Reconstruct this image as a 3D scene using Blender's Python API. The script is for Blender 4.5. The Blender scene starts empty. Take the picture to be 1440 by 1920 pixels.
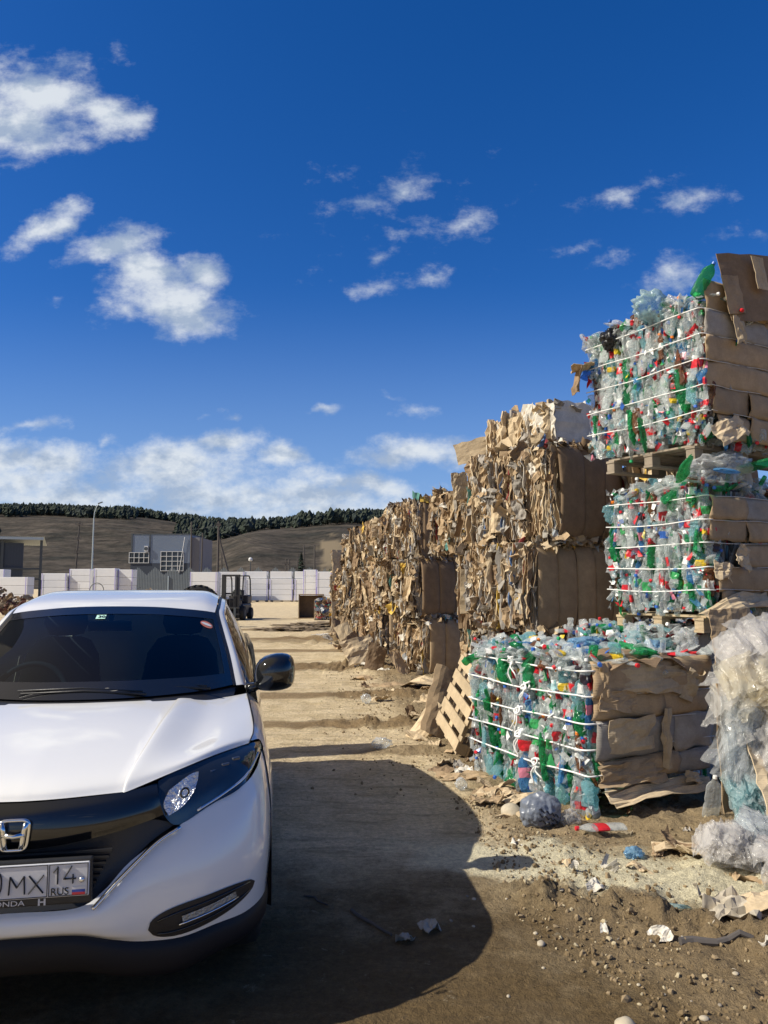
import bpy, bmesh, math, random
import numpy as np
from mathutils import Vector, Matrix, Euler, noise as mnoise
from mathutils.bvhtree import BVHTree
R=math.radians
S=bpy.context.scene
COL=S.collection

# ---------------------------------------------------------------- camera
cam_d=bpy.data.cameras.new('camera'); cam=bpy.data.objects.new('camera',cam_d); COL.objects.link(cam)
cam_d.sensor_fit='HORIZONTAL'; cam_d.sensor_width=36; cam_d.lens=36.0
cam_d.clip_start=.05; cam_d.clip_end=6000
cam.location=(0,0,1.64); cam.rotation_euler=(R(90)+math.atan(137/1440),0,0)
S.camera=cam

# ---------------------------------------------------------------- light
SUN_EL=R(40); SUN_H=Vector((-.956,-.292))           # horizontal direction towards the sun
to_sun=Vector((SUN_H.x*math.cos(SUN_EL),SUN_H.y*math.cos(SUN_EL),math.sin(SUN_EL)))
sd=bpy.data.lights.new('sun','SUN'); sun=bpy.data.objects.new('sun',sd); COL.objects.link(sun)
sd.energy=5.0; sd.angle=R(.5); sd.color=(1,.94,.83)
sun.rotation_euler=(-to_sun).to_track_quat('-Z','Y').to_euler()
S.view_settings.view_transform='Standard'; S.view_settings.look='None'
S.view_settings.exposure=0.2; S.view_settings.gamma=1
S.render.engine='CYCLES'
S.cycles.use_denoising=True
S.cycles.max_bounces=8; S.cycles.transparent_max_bounces=10; S.cycles.transmission_bounces=4
S.cycles.glossy_bounces=3; S.cycles.diffuse_bounces=3
S.cycles.caustics_reflective=False; S.cycles.caustics_refractive=False
S.cycles.sample_clamp_indirect=4

# ---------------------------------------------------------------- sky with clouds (by direction)
CLOUDS=[(-0.328,0.092,0.3,0.032,0,0.72),(-0.105,0.113,0.147,0.025,0,0.9),(0.0,0.095,0.112,0.021,0,0.75),(-0.294,0.144,0.182,0.032,0,0.8),(-0.483,0.137,0.14,0.043,0,0.8),(-0.471,0.668,0.088,0.048,-12,1),
(-0.385,0.644,0.059,0.03,-15,1),(-0.506,0.633,0.066,0.047,0,1),(-0.48,0.722,0.059,0.024,-10,0.55),(-0.482,0.598,0.066,0.023,5,0.6),(-0.373,0.734,0.018,0.02,0,0.3),(-0.51,0.571,0.044,0.015,0,0.35),
(-0.459,0.484,0.056,0.02,28,0.95),(-0.368,0.461,0.061,0.024,12,1),(-0.309,0.416,0.079,0.036,-25,1),(-0.279,0.379,0.08,0.041,-8,1.1),(-0.248,0.416,0.045,0.031,-20,1),(-0.35,0.361,0.036,0.022,0,0.7),
(-0.43,0.387,0.018,0.009,0,0.3),(-0.029,0.516,0.033,0.014,-10,0.45),(0.033,0.539,0.044,0.023,15,0.46),(0.014,0.469,0.027,0.014,0,0.45),(0.119,0.494,0.03,0.02,25,0.6),(-0.014,0.398,0.034,0.012,10,0.42),
(0.057,0.407,0.03,0.016,15,0.46),(-0.004,0.428,0.022,0.012,0,0.35),(0.018,0.491,0.087,0.053,0,0.16),(0.334,0.531,0.069,0.014,18,0.36),(0.414,0.525,0.051,0.014,12,0.34),(0.303,0.444,0.029,0.011,15,0.3),
(0.392,0.413,0.061,0.028,28,0.55),(0.474,0.488,0.029,0.015,0,0.3),(0.513,0.476,0.022,0.011,0,0.35),(0.274,0.465,0.043,0.011,10,0.25),(-0.463,0.16,0.105,0.028,0,1),(-0.274,0.16,0.119,0.028,6,1),
(-0.204,0.183,0.049,0.019,10,1),(-0.14,0.167,0.035,0.02,0,1),(-0.419,0.116,0.21,0.032,0,0.85),(-0.224,0.113,0.182,0.028,0,0.9),(-0.021,0.127,0.077,0.021,-8,1),(-0.084,0.094,0.181,0.015,0,0.8),
(0.035,0.176,0.084,0.021,3,0.95),(0.105,0.171,0.049,0.017,-5,0.85),(-0.472,0.207,0.049,0.011,15,0.6),(-0.085,0.23,0.025,0.006,0,0.45),(0.025,0.229,0.042,0.01,0,0.35),(-0.232,0.228,0.013,0.006,0,0.4),
(-0.203,0.223,0.01,0.006,0,0.45),(0.004,0.244,0.014,0.006,0,0.3),(-0.366,0.194,0.014,0.009,0,0.4),(-0.084,0.137,0.063,0.018,0,0.6)]
def build_world():
    w=bpy.data.worlds.new('World'); S.world=w; w.use_nodes=True
    nt=w.node_tree; N=nt.nodes; Lk=nt.links; N.clear()
    def n(t,**k):
        o=N.new(t)
        for a,b in k.items(): setattr(o,a,b)
        return o
    def math_(op,a,b=None,c=None,clamp=False):
        o=n('ShaderNodeMath',operation=op); o.use_clamp=clamp
        for i,v in enumerate((a,b,c)):
            if v is None: continue
            if isinstance(v,(int,float)): o.inputs[i].default_value=v
            else: Lk.new(v,o.inputs[i])
        return o.outputs[0]
    sky=n('ShaderNodeTexSky',sky_type='NISHITA'); sky.sun_disc=False
    sky.sun_elevation=SUN_EL; sky.sun_rotation=math.atan2(SUN_H.x,SUN_H.y)
    sky.altitude=200; sky.air_density=1.0; sky.dust_density=.6; sky.ozone_density=2.2
    hs=n('ShaderNodeHueSaturation'); hs.inputs['Saturation'].default_value=1.22; hs.inputs['Value'].default_value=.92; hs.inputs['Hue'].default_value=.5
    tint=n('ShaderNodeVectorMath',operation='MULTIPLY'); Lk.new(sky.outputs[0],tint.inputs[0]); tint.inputs[1].default_value=(.84,.95,1.33); Lk.new(tint.outputs[0],hs.inputs['Color'])
    tc=n('ShaderNodeTexCoord')
    # warm white added to the sky round the sun, to warm blue shadows
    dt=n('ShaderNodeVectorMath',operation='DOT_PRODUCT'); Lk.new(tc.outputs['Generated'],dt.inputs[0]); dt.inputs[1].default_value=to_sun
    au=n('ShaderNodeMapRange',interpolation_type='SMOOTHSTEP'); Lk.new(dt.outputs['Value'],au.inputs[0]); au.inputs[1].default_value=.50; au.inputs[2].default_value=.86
    warm_sky=n('ShaderNodeMix',data_type='RGBA'); Lk.new(au.outputs[0],warm_sky.inputs[0]); Lk.new(hs.outputs[0],warm_sky.inputs[6]); warm_sky.inputs[7].default_value=(3.9,3.3,2.5,1)
    sp=n('ShaderNodeSeparateXYZ'); Lk.new(tc.outputs['Generated'],sp.inputs[0])
    y=math_('MAXIMUM',math_('ABSOLUTE',sp.outputs[1]),.08)
    u=math_('DIVIDE',sp.outputs[0],y); v=math_('DIVIDE',sp.outputs[2],y)
    uv=n('ShaderNodeCombineXYZ'); Lk.new(u,uv.inputs[0]); Lk.new(v,uv.inputs[1])
    # domain warp
    nz=n('ShaderNodeTexNoise'); nz.inputs['Scale'].default_value=9; nz.inputs['Detail'].default_value=5; nz.inputs['Roughness'].default_value=.62
    Lk.new(uv.outputs[0],nz.inputs['Vector'])
    sb=n('ShaderNodeVectorMath',operation='SUBTRACT'); Lk.new(nz.outputs['Color'],sb.inputs[0]); sb.inputs[1].default_value=(.5,.5,.5)
    sc=n('ShaderNodeVectorMath',operation='MULTIPLY'); Lk.new(sb.outputs[0],sc.inputs[0]); sc.inputs[1].default_value=(.085,.06,0)
    ad=n('ShaderNodeVectorMath',operation='ADD'); Lk.new(uv.outputs[0],ad.inputs[0]); Lk.new(sc.outputs[0],ad.inputs[1])
    acc=None; base=None
    for (cu,cv,ru,rv,rot,wt) in CLOUDS:
        m=n('ShaderNodeMapping',vector_type='TEXTURE'); Lk.new(ad.outputs[0],m.inputs['Vector'])
        m.inputs['Location'].default_value=(cu,cv,0); m.inputs['Rotation'].default_value=(0,0,R(rot)); m.inputs['Scale'].default_value=(ru*1.38,rv*1.42,1)
        ln=n('ShaderNodeVectorMath',operation='LENGTH'); Lk.new(m.outputs[0],ln.inputs[0])
        val=math_('MULTIPLY_ADD',ln.outputs['Value'],-wt,wt)
        acc=val if acc is None else math_('SMOOTH_MAX',acc,val,.12)
        if cv<.2 or wt>=.9:
            # how deep below the cloud's own middle a direction lies, for the greyer undersides
            pass
    def fb(scale,det,rough,off):
        q=n('ShaderNodeTexNoise'); q.inputs['Scale'].default_value=scale; q.inputs['Detail'].default_value=det; q.inputs['Roughness'].default_value=rough
        a=n('ShaderNodeVectorMath',operation='ADD'); Lk.new(uv.outputs[0],a.inputs[0]); a.inputs[1].default_value=off
        mm=n('ShaderNodeVectorMath',operation='MULTIPLY'); Lk.new(a.outputs[0],mm.inputs[0]); mm.inputs[1].default_value=(1,1.5,1)
        Lk.new(mm.outputs[0],q.inputs['Vector']); return q.outputs['Fac']
    f1=fb(16,9,.66,(0,0,0)); 
    f2=fb(7,6,.58,(3.1,1.7,0)); f2s=fb(7,6,.58,(3.1-.012,1.7+.02,0))
    den=math_('ADD',acc,math_('MULTIPLY',math_('SUBTRACT',f1,.52),1.5))
    mr=n('ShaderNodeMapRange',interpolation_type='SMOOTHSTEP'); Lk.new(den,mr.inputs[0]); mr.inputs[1].default_value=.04; mr.inputs[2].default_value=.86
    # clouds only above the horizon
    hz=n('ShaderNodeMapRange'); Lk.new(v,hz.inputs[0]); hz.inputs[1].default_value=0; hz.inputs[2].default_value=.03
    alpha=math_('MULTIPLY',mr.outputs[0],hz.outputs[0],clamp=True)
    alpha=math_('MULTIPLY',alpha,.93)
    # relief of the billows
    rel=math_('MULTIPLY_ADD',math_('SUBTRACT',f2,f2s),8.0,.70)
    thick=n('ShaderNodeMapRange'); Lk.new(den,thick.inputs[0]); thick.inputs[1].default_value=.3; thick.inputs[2].default_value=1.3; thick.inputs[3].default_value=.05; thick.inputs[4].default_value=.0
    lum=math_('ADD',rel,thick.outputs[0],clamp=True)
    cr=n('ShaderNodeMix',data_type='RGBA'); Lk.new(lum,cr.inputs[0])
    cr.inputs[6].default_value=(4.0,4.9,6.3,1); cr.inputs[7].default_value=(7.6,8.1,8.6,1)
    # pale air low over the hills
    lz=n('ShaderNodeMapRange',interpolation_type='SMOOTHSTEP'); Lk.new(v,lz.inputs[0]); lz.inputs[1].default_value=.42; lz.inputs[2].default_value=-.05; lz.inputs[3].default_value=0; lz.inputs[4].default_value=.62
    lowz=n('ShaderNodeMix',data_type='RGBA'); Lk.new(lz.outputs[0],lowz.inputs[0]); Lk.new(warm_sky.outputs[2],lowz.inputs[6]); lowz.inputs[7].default_value=(3.2,4.9,7.6,1)
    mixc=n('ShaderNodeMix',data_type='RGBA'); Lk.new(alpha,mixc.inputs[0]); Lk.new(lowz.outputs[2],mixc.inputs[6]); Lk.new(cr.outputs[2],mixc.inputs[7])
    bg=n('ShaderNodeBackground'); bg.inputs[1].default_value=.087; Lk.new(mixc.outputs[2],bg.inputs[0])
    out=n('ShaderNodeOutputWorld'); Lk.new(bg.outputs[0],out.inputs[0])
    w.cycles.sampling_method='MANUAL'; w.cycles.sample_map_resolution=512
build_world()

# ---------------------------------------------------------------- noise (numpy)
def _hash(ix,iy,iz,seed):
    h=(ix.astype(np.int64)*374761393+iy.astype(np.int64)*668265263+iz.astype(np.int64)*2147483647+seed*974634777)&0xffffffff
    h=((h^(h>>13))*1274126177)&0xffffffff
    h=((h^(h>>16))*2246822519)&0xffffffff
    return ((h^(h>>15))&0xffffff)/float(0xffffff)
def vn(p,seed=0):
    p=np.asarray(p,float); i=np.floor(p).astype(np.int64); f=p-i; f=f*f*(3-2*f)
    r=0
    for a in (0,1):
        for b in (0,1):
            for c in (0,1):
                w=(f[...,0] if a else 1-f[...,0])*(f[...,1] if b else 1-f[...,1])*(f[...,2] if c else 1-f[...,2])
                r=r+w*_hash(i[...,0]+a,i[...,1]+b,i[...,2]+c,seed)
    return r*2-1
def fbm(p,oct=4,seed=0,gain=.5):
    p=np.asarray(p,float); r=0; a=1
    for k in range(oct):
        r=r+a*vn(p,seed+k*17); p=p*2.03; a*=gain
    return r
def sstep(a,b,x):
    t=np.clip((x-a)/(b-a),0,1); return t*t*(3-2*t)

# ---------------------------------------------------------------- mesh builder
class MB:
    def __init__(s): s.v=[]; s.f=[]; s.m=[]; s.n=0
    def add(s,V,F,m=0):
        V=np.asarray(V,float).reshape(-1,3); s.v.append(V)
        s.f+= [tuple(i+s.n for i in f) for f in F]
        s.m+= list(m) if isinstance(m,(list,tuple,np.ndarray)) else [m]*len(F)
        s.n+=len(V); return s
    def box(s,x0,x1,y0,y1,z0,z1,m=0):
        V=[(x,y,z) for z in (z0,z1) for y in (y0,y1) for x in (x0,x1)]
        return s.add(V,[(0,2,3,1),(4,5,7,6),(0,1,5,4),(2,6,7,3),(0,4,6,2),(1,3,7,5)],m)
    def obox(s,c,size,M,m=0):
        hx,hy,hz=[k/2 for k in size]
        V=np.array([(x,y,z) for z in (-hz,hz) for y in (-hy,hy) for x in (-hx,hx)])
        V=V@np.array(M).T+np.array(c)
        return s.add(V,[(0,2,3,1),(4,5,7,6),(0,1,5,4),(2,6,7,3),(0,4,6,2),(1,3,7,5)],m)
    def tube(s,P,r,seg=6,m=0,caps=True,flat=1.0):
        P=np.asarray(P,float); n=len(P)
        r=np.full(n,r) if np.isscalar(r) else np.asarray(r)
        T=np.gradient(P,axis=0); T/=np.linalg.norm(T,axis=1)[:,None]+1e-9
        up=np.array([0,0,1.]) if abs(T[0][2])<.9 else np.array([1.,0,0])
        V=[]
        a=np.cross(T[0],up); a/=np.linalg.norm(a)
        for i in range(n):
            a=a-T[i]*np.dot(a,T[i]); a/=np.linalg.norm(a)+1e-9
            b=np.cross(T[i],a)
            for k in range(seg):
                an=2*math.pi*k/seg
                V.append(P[i]+r[i]*(math.cos(an)*a+flat*math.sin(an)*b))
        F=[(i*seg+k,i*seg+(k+1)%seg,(i+1)*seg+(k+1)%seg,(i+1)*seg+k) for i in range(n-1) for k in range(seg)]
        if caps: F+=[tuple(range(seg))[::-1],tuple((n-1)*seg+k for k in range(seg))]
        return s.add(V,F,m)
    def cyl(s,p0,p1,r0,r1=None,seg=12,m=0):
        return s.tube([p0,p1],[r0,r0 if r1 is None else r1],seg,m)
    def grid(s,G,m=0,flip=False):
        G=np.asarray(G); a,b=G.shape[:2]
        F=[(i*b+j,i*b+j+1,(i+1)*b+j+1,(i+1)*b+j) for i in range(a-1) for j in range(b-1)]
        if flip: F=[f[::-1] for f in F]
        return s.add(G.reshape(-1,3),F,m)
    def build(s,name,mats,parent=None,smooth=False,loc=None,rot=None):
        me=bpy.data.meshes.new(name)
        V=np.concatenate(s.v) if s.v else np.zeros((0,3))
        me.from_pydata(V.tolist(),[],s.f)
        if not isinstance(mats,(list,tuple)): mats=[mats]
        for k in mats: me.materials.append(k)
        me.polygons.foreach_set('material_index',np.array(s.m,dtype=np.int32))
        me.polygons.foreach_set('use_smooth',np.full(len(s.f),bool(smooth)))
        me.update()
        o=bpy.data.objects.new(name,me); COL.objects.link(o)
        if parent: o.parent=parent
        if loc is not None: o.location=loc
        if rot is not None: o.rotation_euler=rot
        return o
def tag(o,label=None,cat=None,group=None,kind=None):
    if label: o['label']=label
    if cat: o['category']=cat
    if group: o['group']=group
    if kind: o['kind']=kind
    return o
def empty(name,loc,rz=0,label=None,cat=None,group=None):
    o=bpy.data.objects.new(name,None); COL.objects.link(o); o.location=loc; o.rotation_euler=(0,0,rz); o.empty_display_size=.2
    return tag(o,label,cat,group)
def inst(name,me,parent=None,loc=(0,0,0),rot=(0,0,0),scale=None):
    o=bpy.data.objects.new(name,me); COL.objects.link(o); o.parent=parent; o.location=loc; o.rotation_euler=rot
    if scale is not None: o.scale=scale
    return o
def bevel(o,w=.01,seg=2):
    m=o.modifiers.new('bevel','BEVEL'); m.width=w; m.segments=seg; m.limit_method='ANGLE'; m.angle_limit=R(40); return o
def cr(P,n):
    """Catmull-Rom through rows of P (k,...) sampled at n points per span."""
    P=np.asarray(P,float); k=len(P)
    if k==2:
        t=np.linspace(0,1,n+1).reshape((-1,)+(1,)*(P.ndim-1)); return P[0]*(1-t)+P[1]*t
    Q=np.concatenate([[2*P[0]-P[1]],P,[2*P[-1]-P[-2]]]); out=[]
    for i in range(k-1):
        a,b,c,d=Q[i:i+4]
        for t in np.arange(n)/n:
            out.append(.5*((2*b)+(c-a)*t+(2*a-5*b+4*c-d)*t*t+(3*b-a-3*c+d)*t**3))
    out.append(P[-1]); return np.array(out)
def loft(P,nu=4,nv=4):
    P=np.asarray(P,float); A=cr(P,nu); return np.swapaxes(cr(np.swapaxes(A,0,1),nv),0,1)
def rotm(ax,a): return np.array(Matrix.Rotation(a,3,ax))
def eul(x,y,z): return np.array(Euler((x,y,z)).to_matrix())

# ---------------------------------------------------------------- materials
def nodes(name):
    m=bpy.data.materials.new(name); m.use_nodes=True; nt=m.node_tree
    return m,nt,nt.nodes,nt.links,nt.nodes['Principled BSDF']
def simple(name,col,rough=.5,metal=0,coat=0,spec=.5,noise=0,nscale=8,bump=0,bscale=40,alpha=1,rand=0):
    m,nt,N,L,b=nodes(name)
    b.inputs['Base Color'].default_value=(*col,1); b.inputs['Roughness'].default_value=rough; b.inputs['Metallic'].default_value=metal
    b.inputs['Coat Weight'].default_value=coat; b.inputs['Coat Roughness'].default_value=.04; b.inputs['Specular IOR Level'].default_value=spec
    if alpha<1: b.inputs['Alpha'].default_value=alpha
    tc=N.new('ShaderNodeTexCoord')
    if noise or rand:
        t=N.new('ShaderNodeTexNoise'); t.inputs['Scale'].default_value=nscale; t.inputs['Detail'].default_value=6; t.inputs['Roughness'].default_value=.65; L.new(tc.outputs['Object'],t.inputs['Vector'])
        mr=N.new('ShaderNodeMapRange'); L.new(t.outputs['Fac'],mr.inputs[0]); mr.inputs[1].default_value=.25; mr.inputs[2].default_value=.75; mr.inputs[3].default_value=1-noise; mr.inputs[4].default_value=1+noise
        fac=mr.outputs[0]
        if rand:
            oi=N.new('ShaderNodeObjectInfo'); r2=N.new('ShaderNodeMapRange'); L.new(oi.outputs['Random'],r2.inputs[0]); r2.inputs[3].default_value=1-rand; r2.inputs[4].default_value=1+rand
            mu=N.new('ShaderNodeMath'); mu.operation='MULTIPLY'; L.new(fac,mu.inputs[0]); L.new(r2.outputs[0],mu.inputs[1]); fac=mu.outputs[0]
        vm=N.new('ShaderNodeVectorMath'); vm.operation='SCALE'; vm.inputs[0].default_value=col; L.new(fac,vm.inputs['Scale']); L.new(vm.outputs[0],b.inputs['Base Color'])
    if bump:
        t=N.new('ShaderNodeTexNoise'); t.inputs['Scale'].default_value=bscale; t.inputs['Detail'].default_value=5; L.new(tc.outputs['Object'],t.inputs['Vector'])
        bp=N.new('ShaderNodeBump'); bp.inputs['Strength'].default_value=bump; bp.inputs['Distance'].default_value=.02; L.new(t.outputs['Fac'],bp.inputs['Height']); L.new(bp.outputs[0],b.inputs['Normal'])
    return m
def cardboard(name,col,rand=.12,flute=.25):
    """corrugated board: faint flutes, blotches, scuffs"""
    m,nt,N,L,b=nodes(name); tc=N.new('ShaderNodeTexCoord')
    t=N.new('ShaderNodeTexNoise'); t.inputs['Scale'].default_value=5; t.inputs['Detail'].default_value=8; t.inputs['Roughness'].default_value=.7; L.new(tc.outputs['Object'],t.inputs['Vector'])
    t2=N.new('ShaderNodeTexNoise'); t2.inputs['Scale'].default_value=70; t2.inputs['Detail'].default_value=3; L.new(tc.outputs['Object'],t2.inputs['Vector'])
    mr=N.new('ShaderNodeMapRange'); L.new(t.outputs['Fac'],mr.inputs[0]); mr.inputs[1].default_value=.3; mr.inputs[2].default_value=.7; mr.inputs[3].default_value=.72; mr.inputs[4].default_value=1.16
    m2=N.new('ShaderNodeMapRange'); L.new(t2.outputs['Fac'],m2.inputs[0]); m2.inputs[3].default_value=.85; m2.inputs[4].default_value=1.15
    mu=N.new('ShaderNodeMath'); mu.operation='MULTIPLY'; L.new(mr.outputs[0],mu.inputs[0]); L.new(m2.outputs[0],mu.inputs[1])
    oi=N.new('ShaderNodeObjectInfo'); r2=N.new('ShaderNodeMapRange'); L.new(oi.outputs['Random'],r2.inputs[0]); r2.inputs[3].default_value=1-rand; r2.inputs[4].default_value=1+rand
    m3=N.new('ShaderNodeMath'); m3.operation='MULTIPLY'; L.new(mu.outputs[0],m3.inputs[0]); L.new(r2.outputs[0],m3.inputs[1])
    vm=N.new('ShaderNodeVectorMath'); vm.operation='SCALE'; vm.inputs[0].default_value=col; L.new(m3.outputs[0],vm.inputs['Scale']); L.new(vm.outputs[0],b.inputs['Base Color'])
    b.inputs['Roughness'].default_value=.82; b.inputs['Specular IOR Level'].default_value=.25
    wv=N.new('ShaderNodeTexWave'); wv.inputs['Scale'].default_value=28; wv.inputs['Distortion'].default_value=1.5; wv.inputs['Detail'].default_value=1; L.new(tc.outputs['Object'],wv.inputs['Vector'])
    wv.bands_direction='Z'
    ad=N.new('ShaderNodeMath'); ad.operation='MULTIPLY_ADD'; L.new(wv.outputs['Fac'],ad.inputs[0]); ad.inputs[1].default_value=.25; L.new(t.outputs['Fac'],ad.inputs[2])
    bp=N.new('ShaderNodeBump'); bp.inputs['Strength'].default_value=flute; bp.inputs['Distance'].default_value=.02; L.new(ad.outputs[0],bp.inputs['Height']); L.new(bp.outputs[0],b.inputs['Normal'])
    return m
def plastic_film(name,col,opac=.55,rough=.16,bump=.5,bscale=25,transl=.3):
    """thin wrinkled clear plastic: part of the light goes straight through"""
    m,nt,N,L,b=nodes(name); out=N['Material Output']; tc=N.new('ShaderNodeTexCoord')
    b.inputs['Base Color'].default_value=(*col,1); b.inputs['Roughness'].default_value=rough; b.inputs['Specular IOR Level'].default_value=.9
    t=N.new('ShaderNodeTexNoise'); t.inputs['Scale'].default_value=bscale; t.inputs['Detail'].default_value=4; t.inputs['Distortion'].default_value=1.2; L.new(tc.outputs['Object'],t.inputs['Vector'])
    bp=N.new('ShaderNodeBump'); bp.inputs['Strength'].default_value=bump; bp.inputs['Distance'].default_value=.03; L.new(t.outputs['Fac'],bp.inputs['Height']); L.new(bp.outputs[0],b.inputs['Normal'])
    tl=N.new('ShaderNodeBsdfTranslucent'); tl.inputs[0].default_value=(*col,1)
    mx=N.new('ShaderNodeMixShader'); mx.inputs[0].default_value=transl; L.new(b.outputs[0],mx.inputs[1]); L.new(tl.outputs[0],mx.inputs[2])
    tr=N.new('ShaderNodeBsdfTransparent'); c=np.array(col); c=c/c.max(); tr.inputs[0].default_value=(*(.25+.75*c),1)
    m2=N.new('ShaderNodeMixShader'); fr=N.new('ShaderNodeLayerWeight'); fr.inputs[0].default_value=.35
    mr=N.new('ShaderNodeMapRange'); L.new(fr.outputs['Facing'],mr.inputs[0]); mr.inputs[3].default_value=opac*.75; mr.inputs[4].default_value=min(1,opac*1.7)
    L.new(mr.outputs[0],m2.inputs[0]); L.new(tr.outputs[0],m2.inputs[1]); L.new(mx.outputs[0],m2.inputs[2])
    L.new(m2.outputs[0],out.inputs[0]); return m

M={}
M['car_white']=simple('car_white_paint',(.80,.795,.775),.25,coat=1.0)
M['black_gloss']=simple('black_gloss',(.008,.009,.011),.08,coat=.6)
M['black_plastic']=simple('black_plastic',(.018,.018,.02),.45,bump=.1,bscale=200)
M['rubber']=simple('rubber',(.02,.019,.018),.8,bump=.3,bscale=60)
M['chrome']=simple('chrome',(.75,.76,.78),.08,metal=1)
M['lamp_silver']=simple('lamp_silver',(.7,.72,.75),.15,metal=.8)
M['plate_white']=simple('plate_white',(.62,.62,.64),.4)
M['ink']=simple('ink_black',(.012,.012,.015),.5)
M['seat']=simple('seat_fabric',(.02,.022,.025),.85)
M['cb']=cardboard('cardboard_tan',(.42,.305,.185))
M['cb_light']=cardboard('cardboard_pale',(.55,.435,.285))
M['cb_dark']=cardboard('cardboard_brown',(.26,.18,.11))
M['cb_grey']=cardboard('board_grey',(.34,.31,.27))
M['cb_white']=cardboard('board_white',(.66,.62,.54))
M['cb_deep']=cardboard('board_dark',(.10,.075,.055))  # very dark brown board, used for bale cores, straps and torn layers
M['wood']=cardboard('pallet_wood',(.50,.39,.25),flute=.5)
M['wood_grey']=cardboard('weathered_wood',(.30,.25,.19),flute=.5)
M['pole']=simple('pole_timber',(.085,.075,.07),.9,noise=.2)
M['galv']=simple('galvanised',(.36,.42,.46),.5,metal=.3)
M['strap']=simple('white_strap',(.80,.80,.78),.5)
M['strap_grey']=simple('grey_strap',(.62,.61,.58),.6)
# ---------------------------------------------------------------- ground
def verge(y):
    """x of the edge between the rolled road and the littered verge"""
    return np.interp(y,[0,2.6,3.2,3.7,5,7,9,14,20,27,60],[2.2,1.5,1.05,.80,.72,.55,.18,-.2,-1.1,-2.1,-3])
def ground_h(x,y):
    x=np.asarray(x,float); y=np.asarray(y,float)
    p=np.stack([x,y,np.zeros_like(x)],-1)
    near=1-sstep(30,60,y)
    e=sstep(-.35,.5,x-verge(y))*near                                    # 0 on the road, 1 on the verge
    far=1-sstep(20,60,np.hypot(x,y))
    h=.012*fbm(p*1.1,3,1)*far+.006*fbm(p*7,3,5)*far
    lump=np.maximum(fbm(p*3.2,5,9,.62),-.35)
    h=h+e*(.038*lump+.018*np.abs(fbm(p*17,4,31))+.004)
    # churned ridges across the road, highest where the verge begins
    for yy,xx,wd,am in ((7.75,.15,.22,.03),(9.3,-.35,.35,.055),(11.8,-.3,.4,.05),(15.5,-.8,.9,.07),(23,-2.2,1.6,.10)):
        s=np.exp(-((y-yy-.12*(x-xx))/wd)**2)*np.exp(-((x-xx-.25)/(wd*2))**2)
        h=h+1.35*am*s*np.maximum(.45+.95*fbm(p*5,5,41,.6),-.1)
    # the berm of mud at the lower right
    by=np.interp(x,[.5,.9,1.3,1.8,2.4],[4.45,4.2,3.95,3.65,3.3])
    s=np.exp(-((y-by)/.17)**2)*sstep(.45,.8,x)*(1-sstep(2.6,3.4,x))
    h=h+.075*s*np.maximum(.3+1.1*fbm(p*6.5,5,51,.65),-.1)
    # wheel ruts on the damp part
    h=h-.012*np.exp(-((y-2.75+.12*x)/.14)**2)*sstep(.2,.8,x)
    return h
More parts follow.
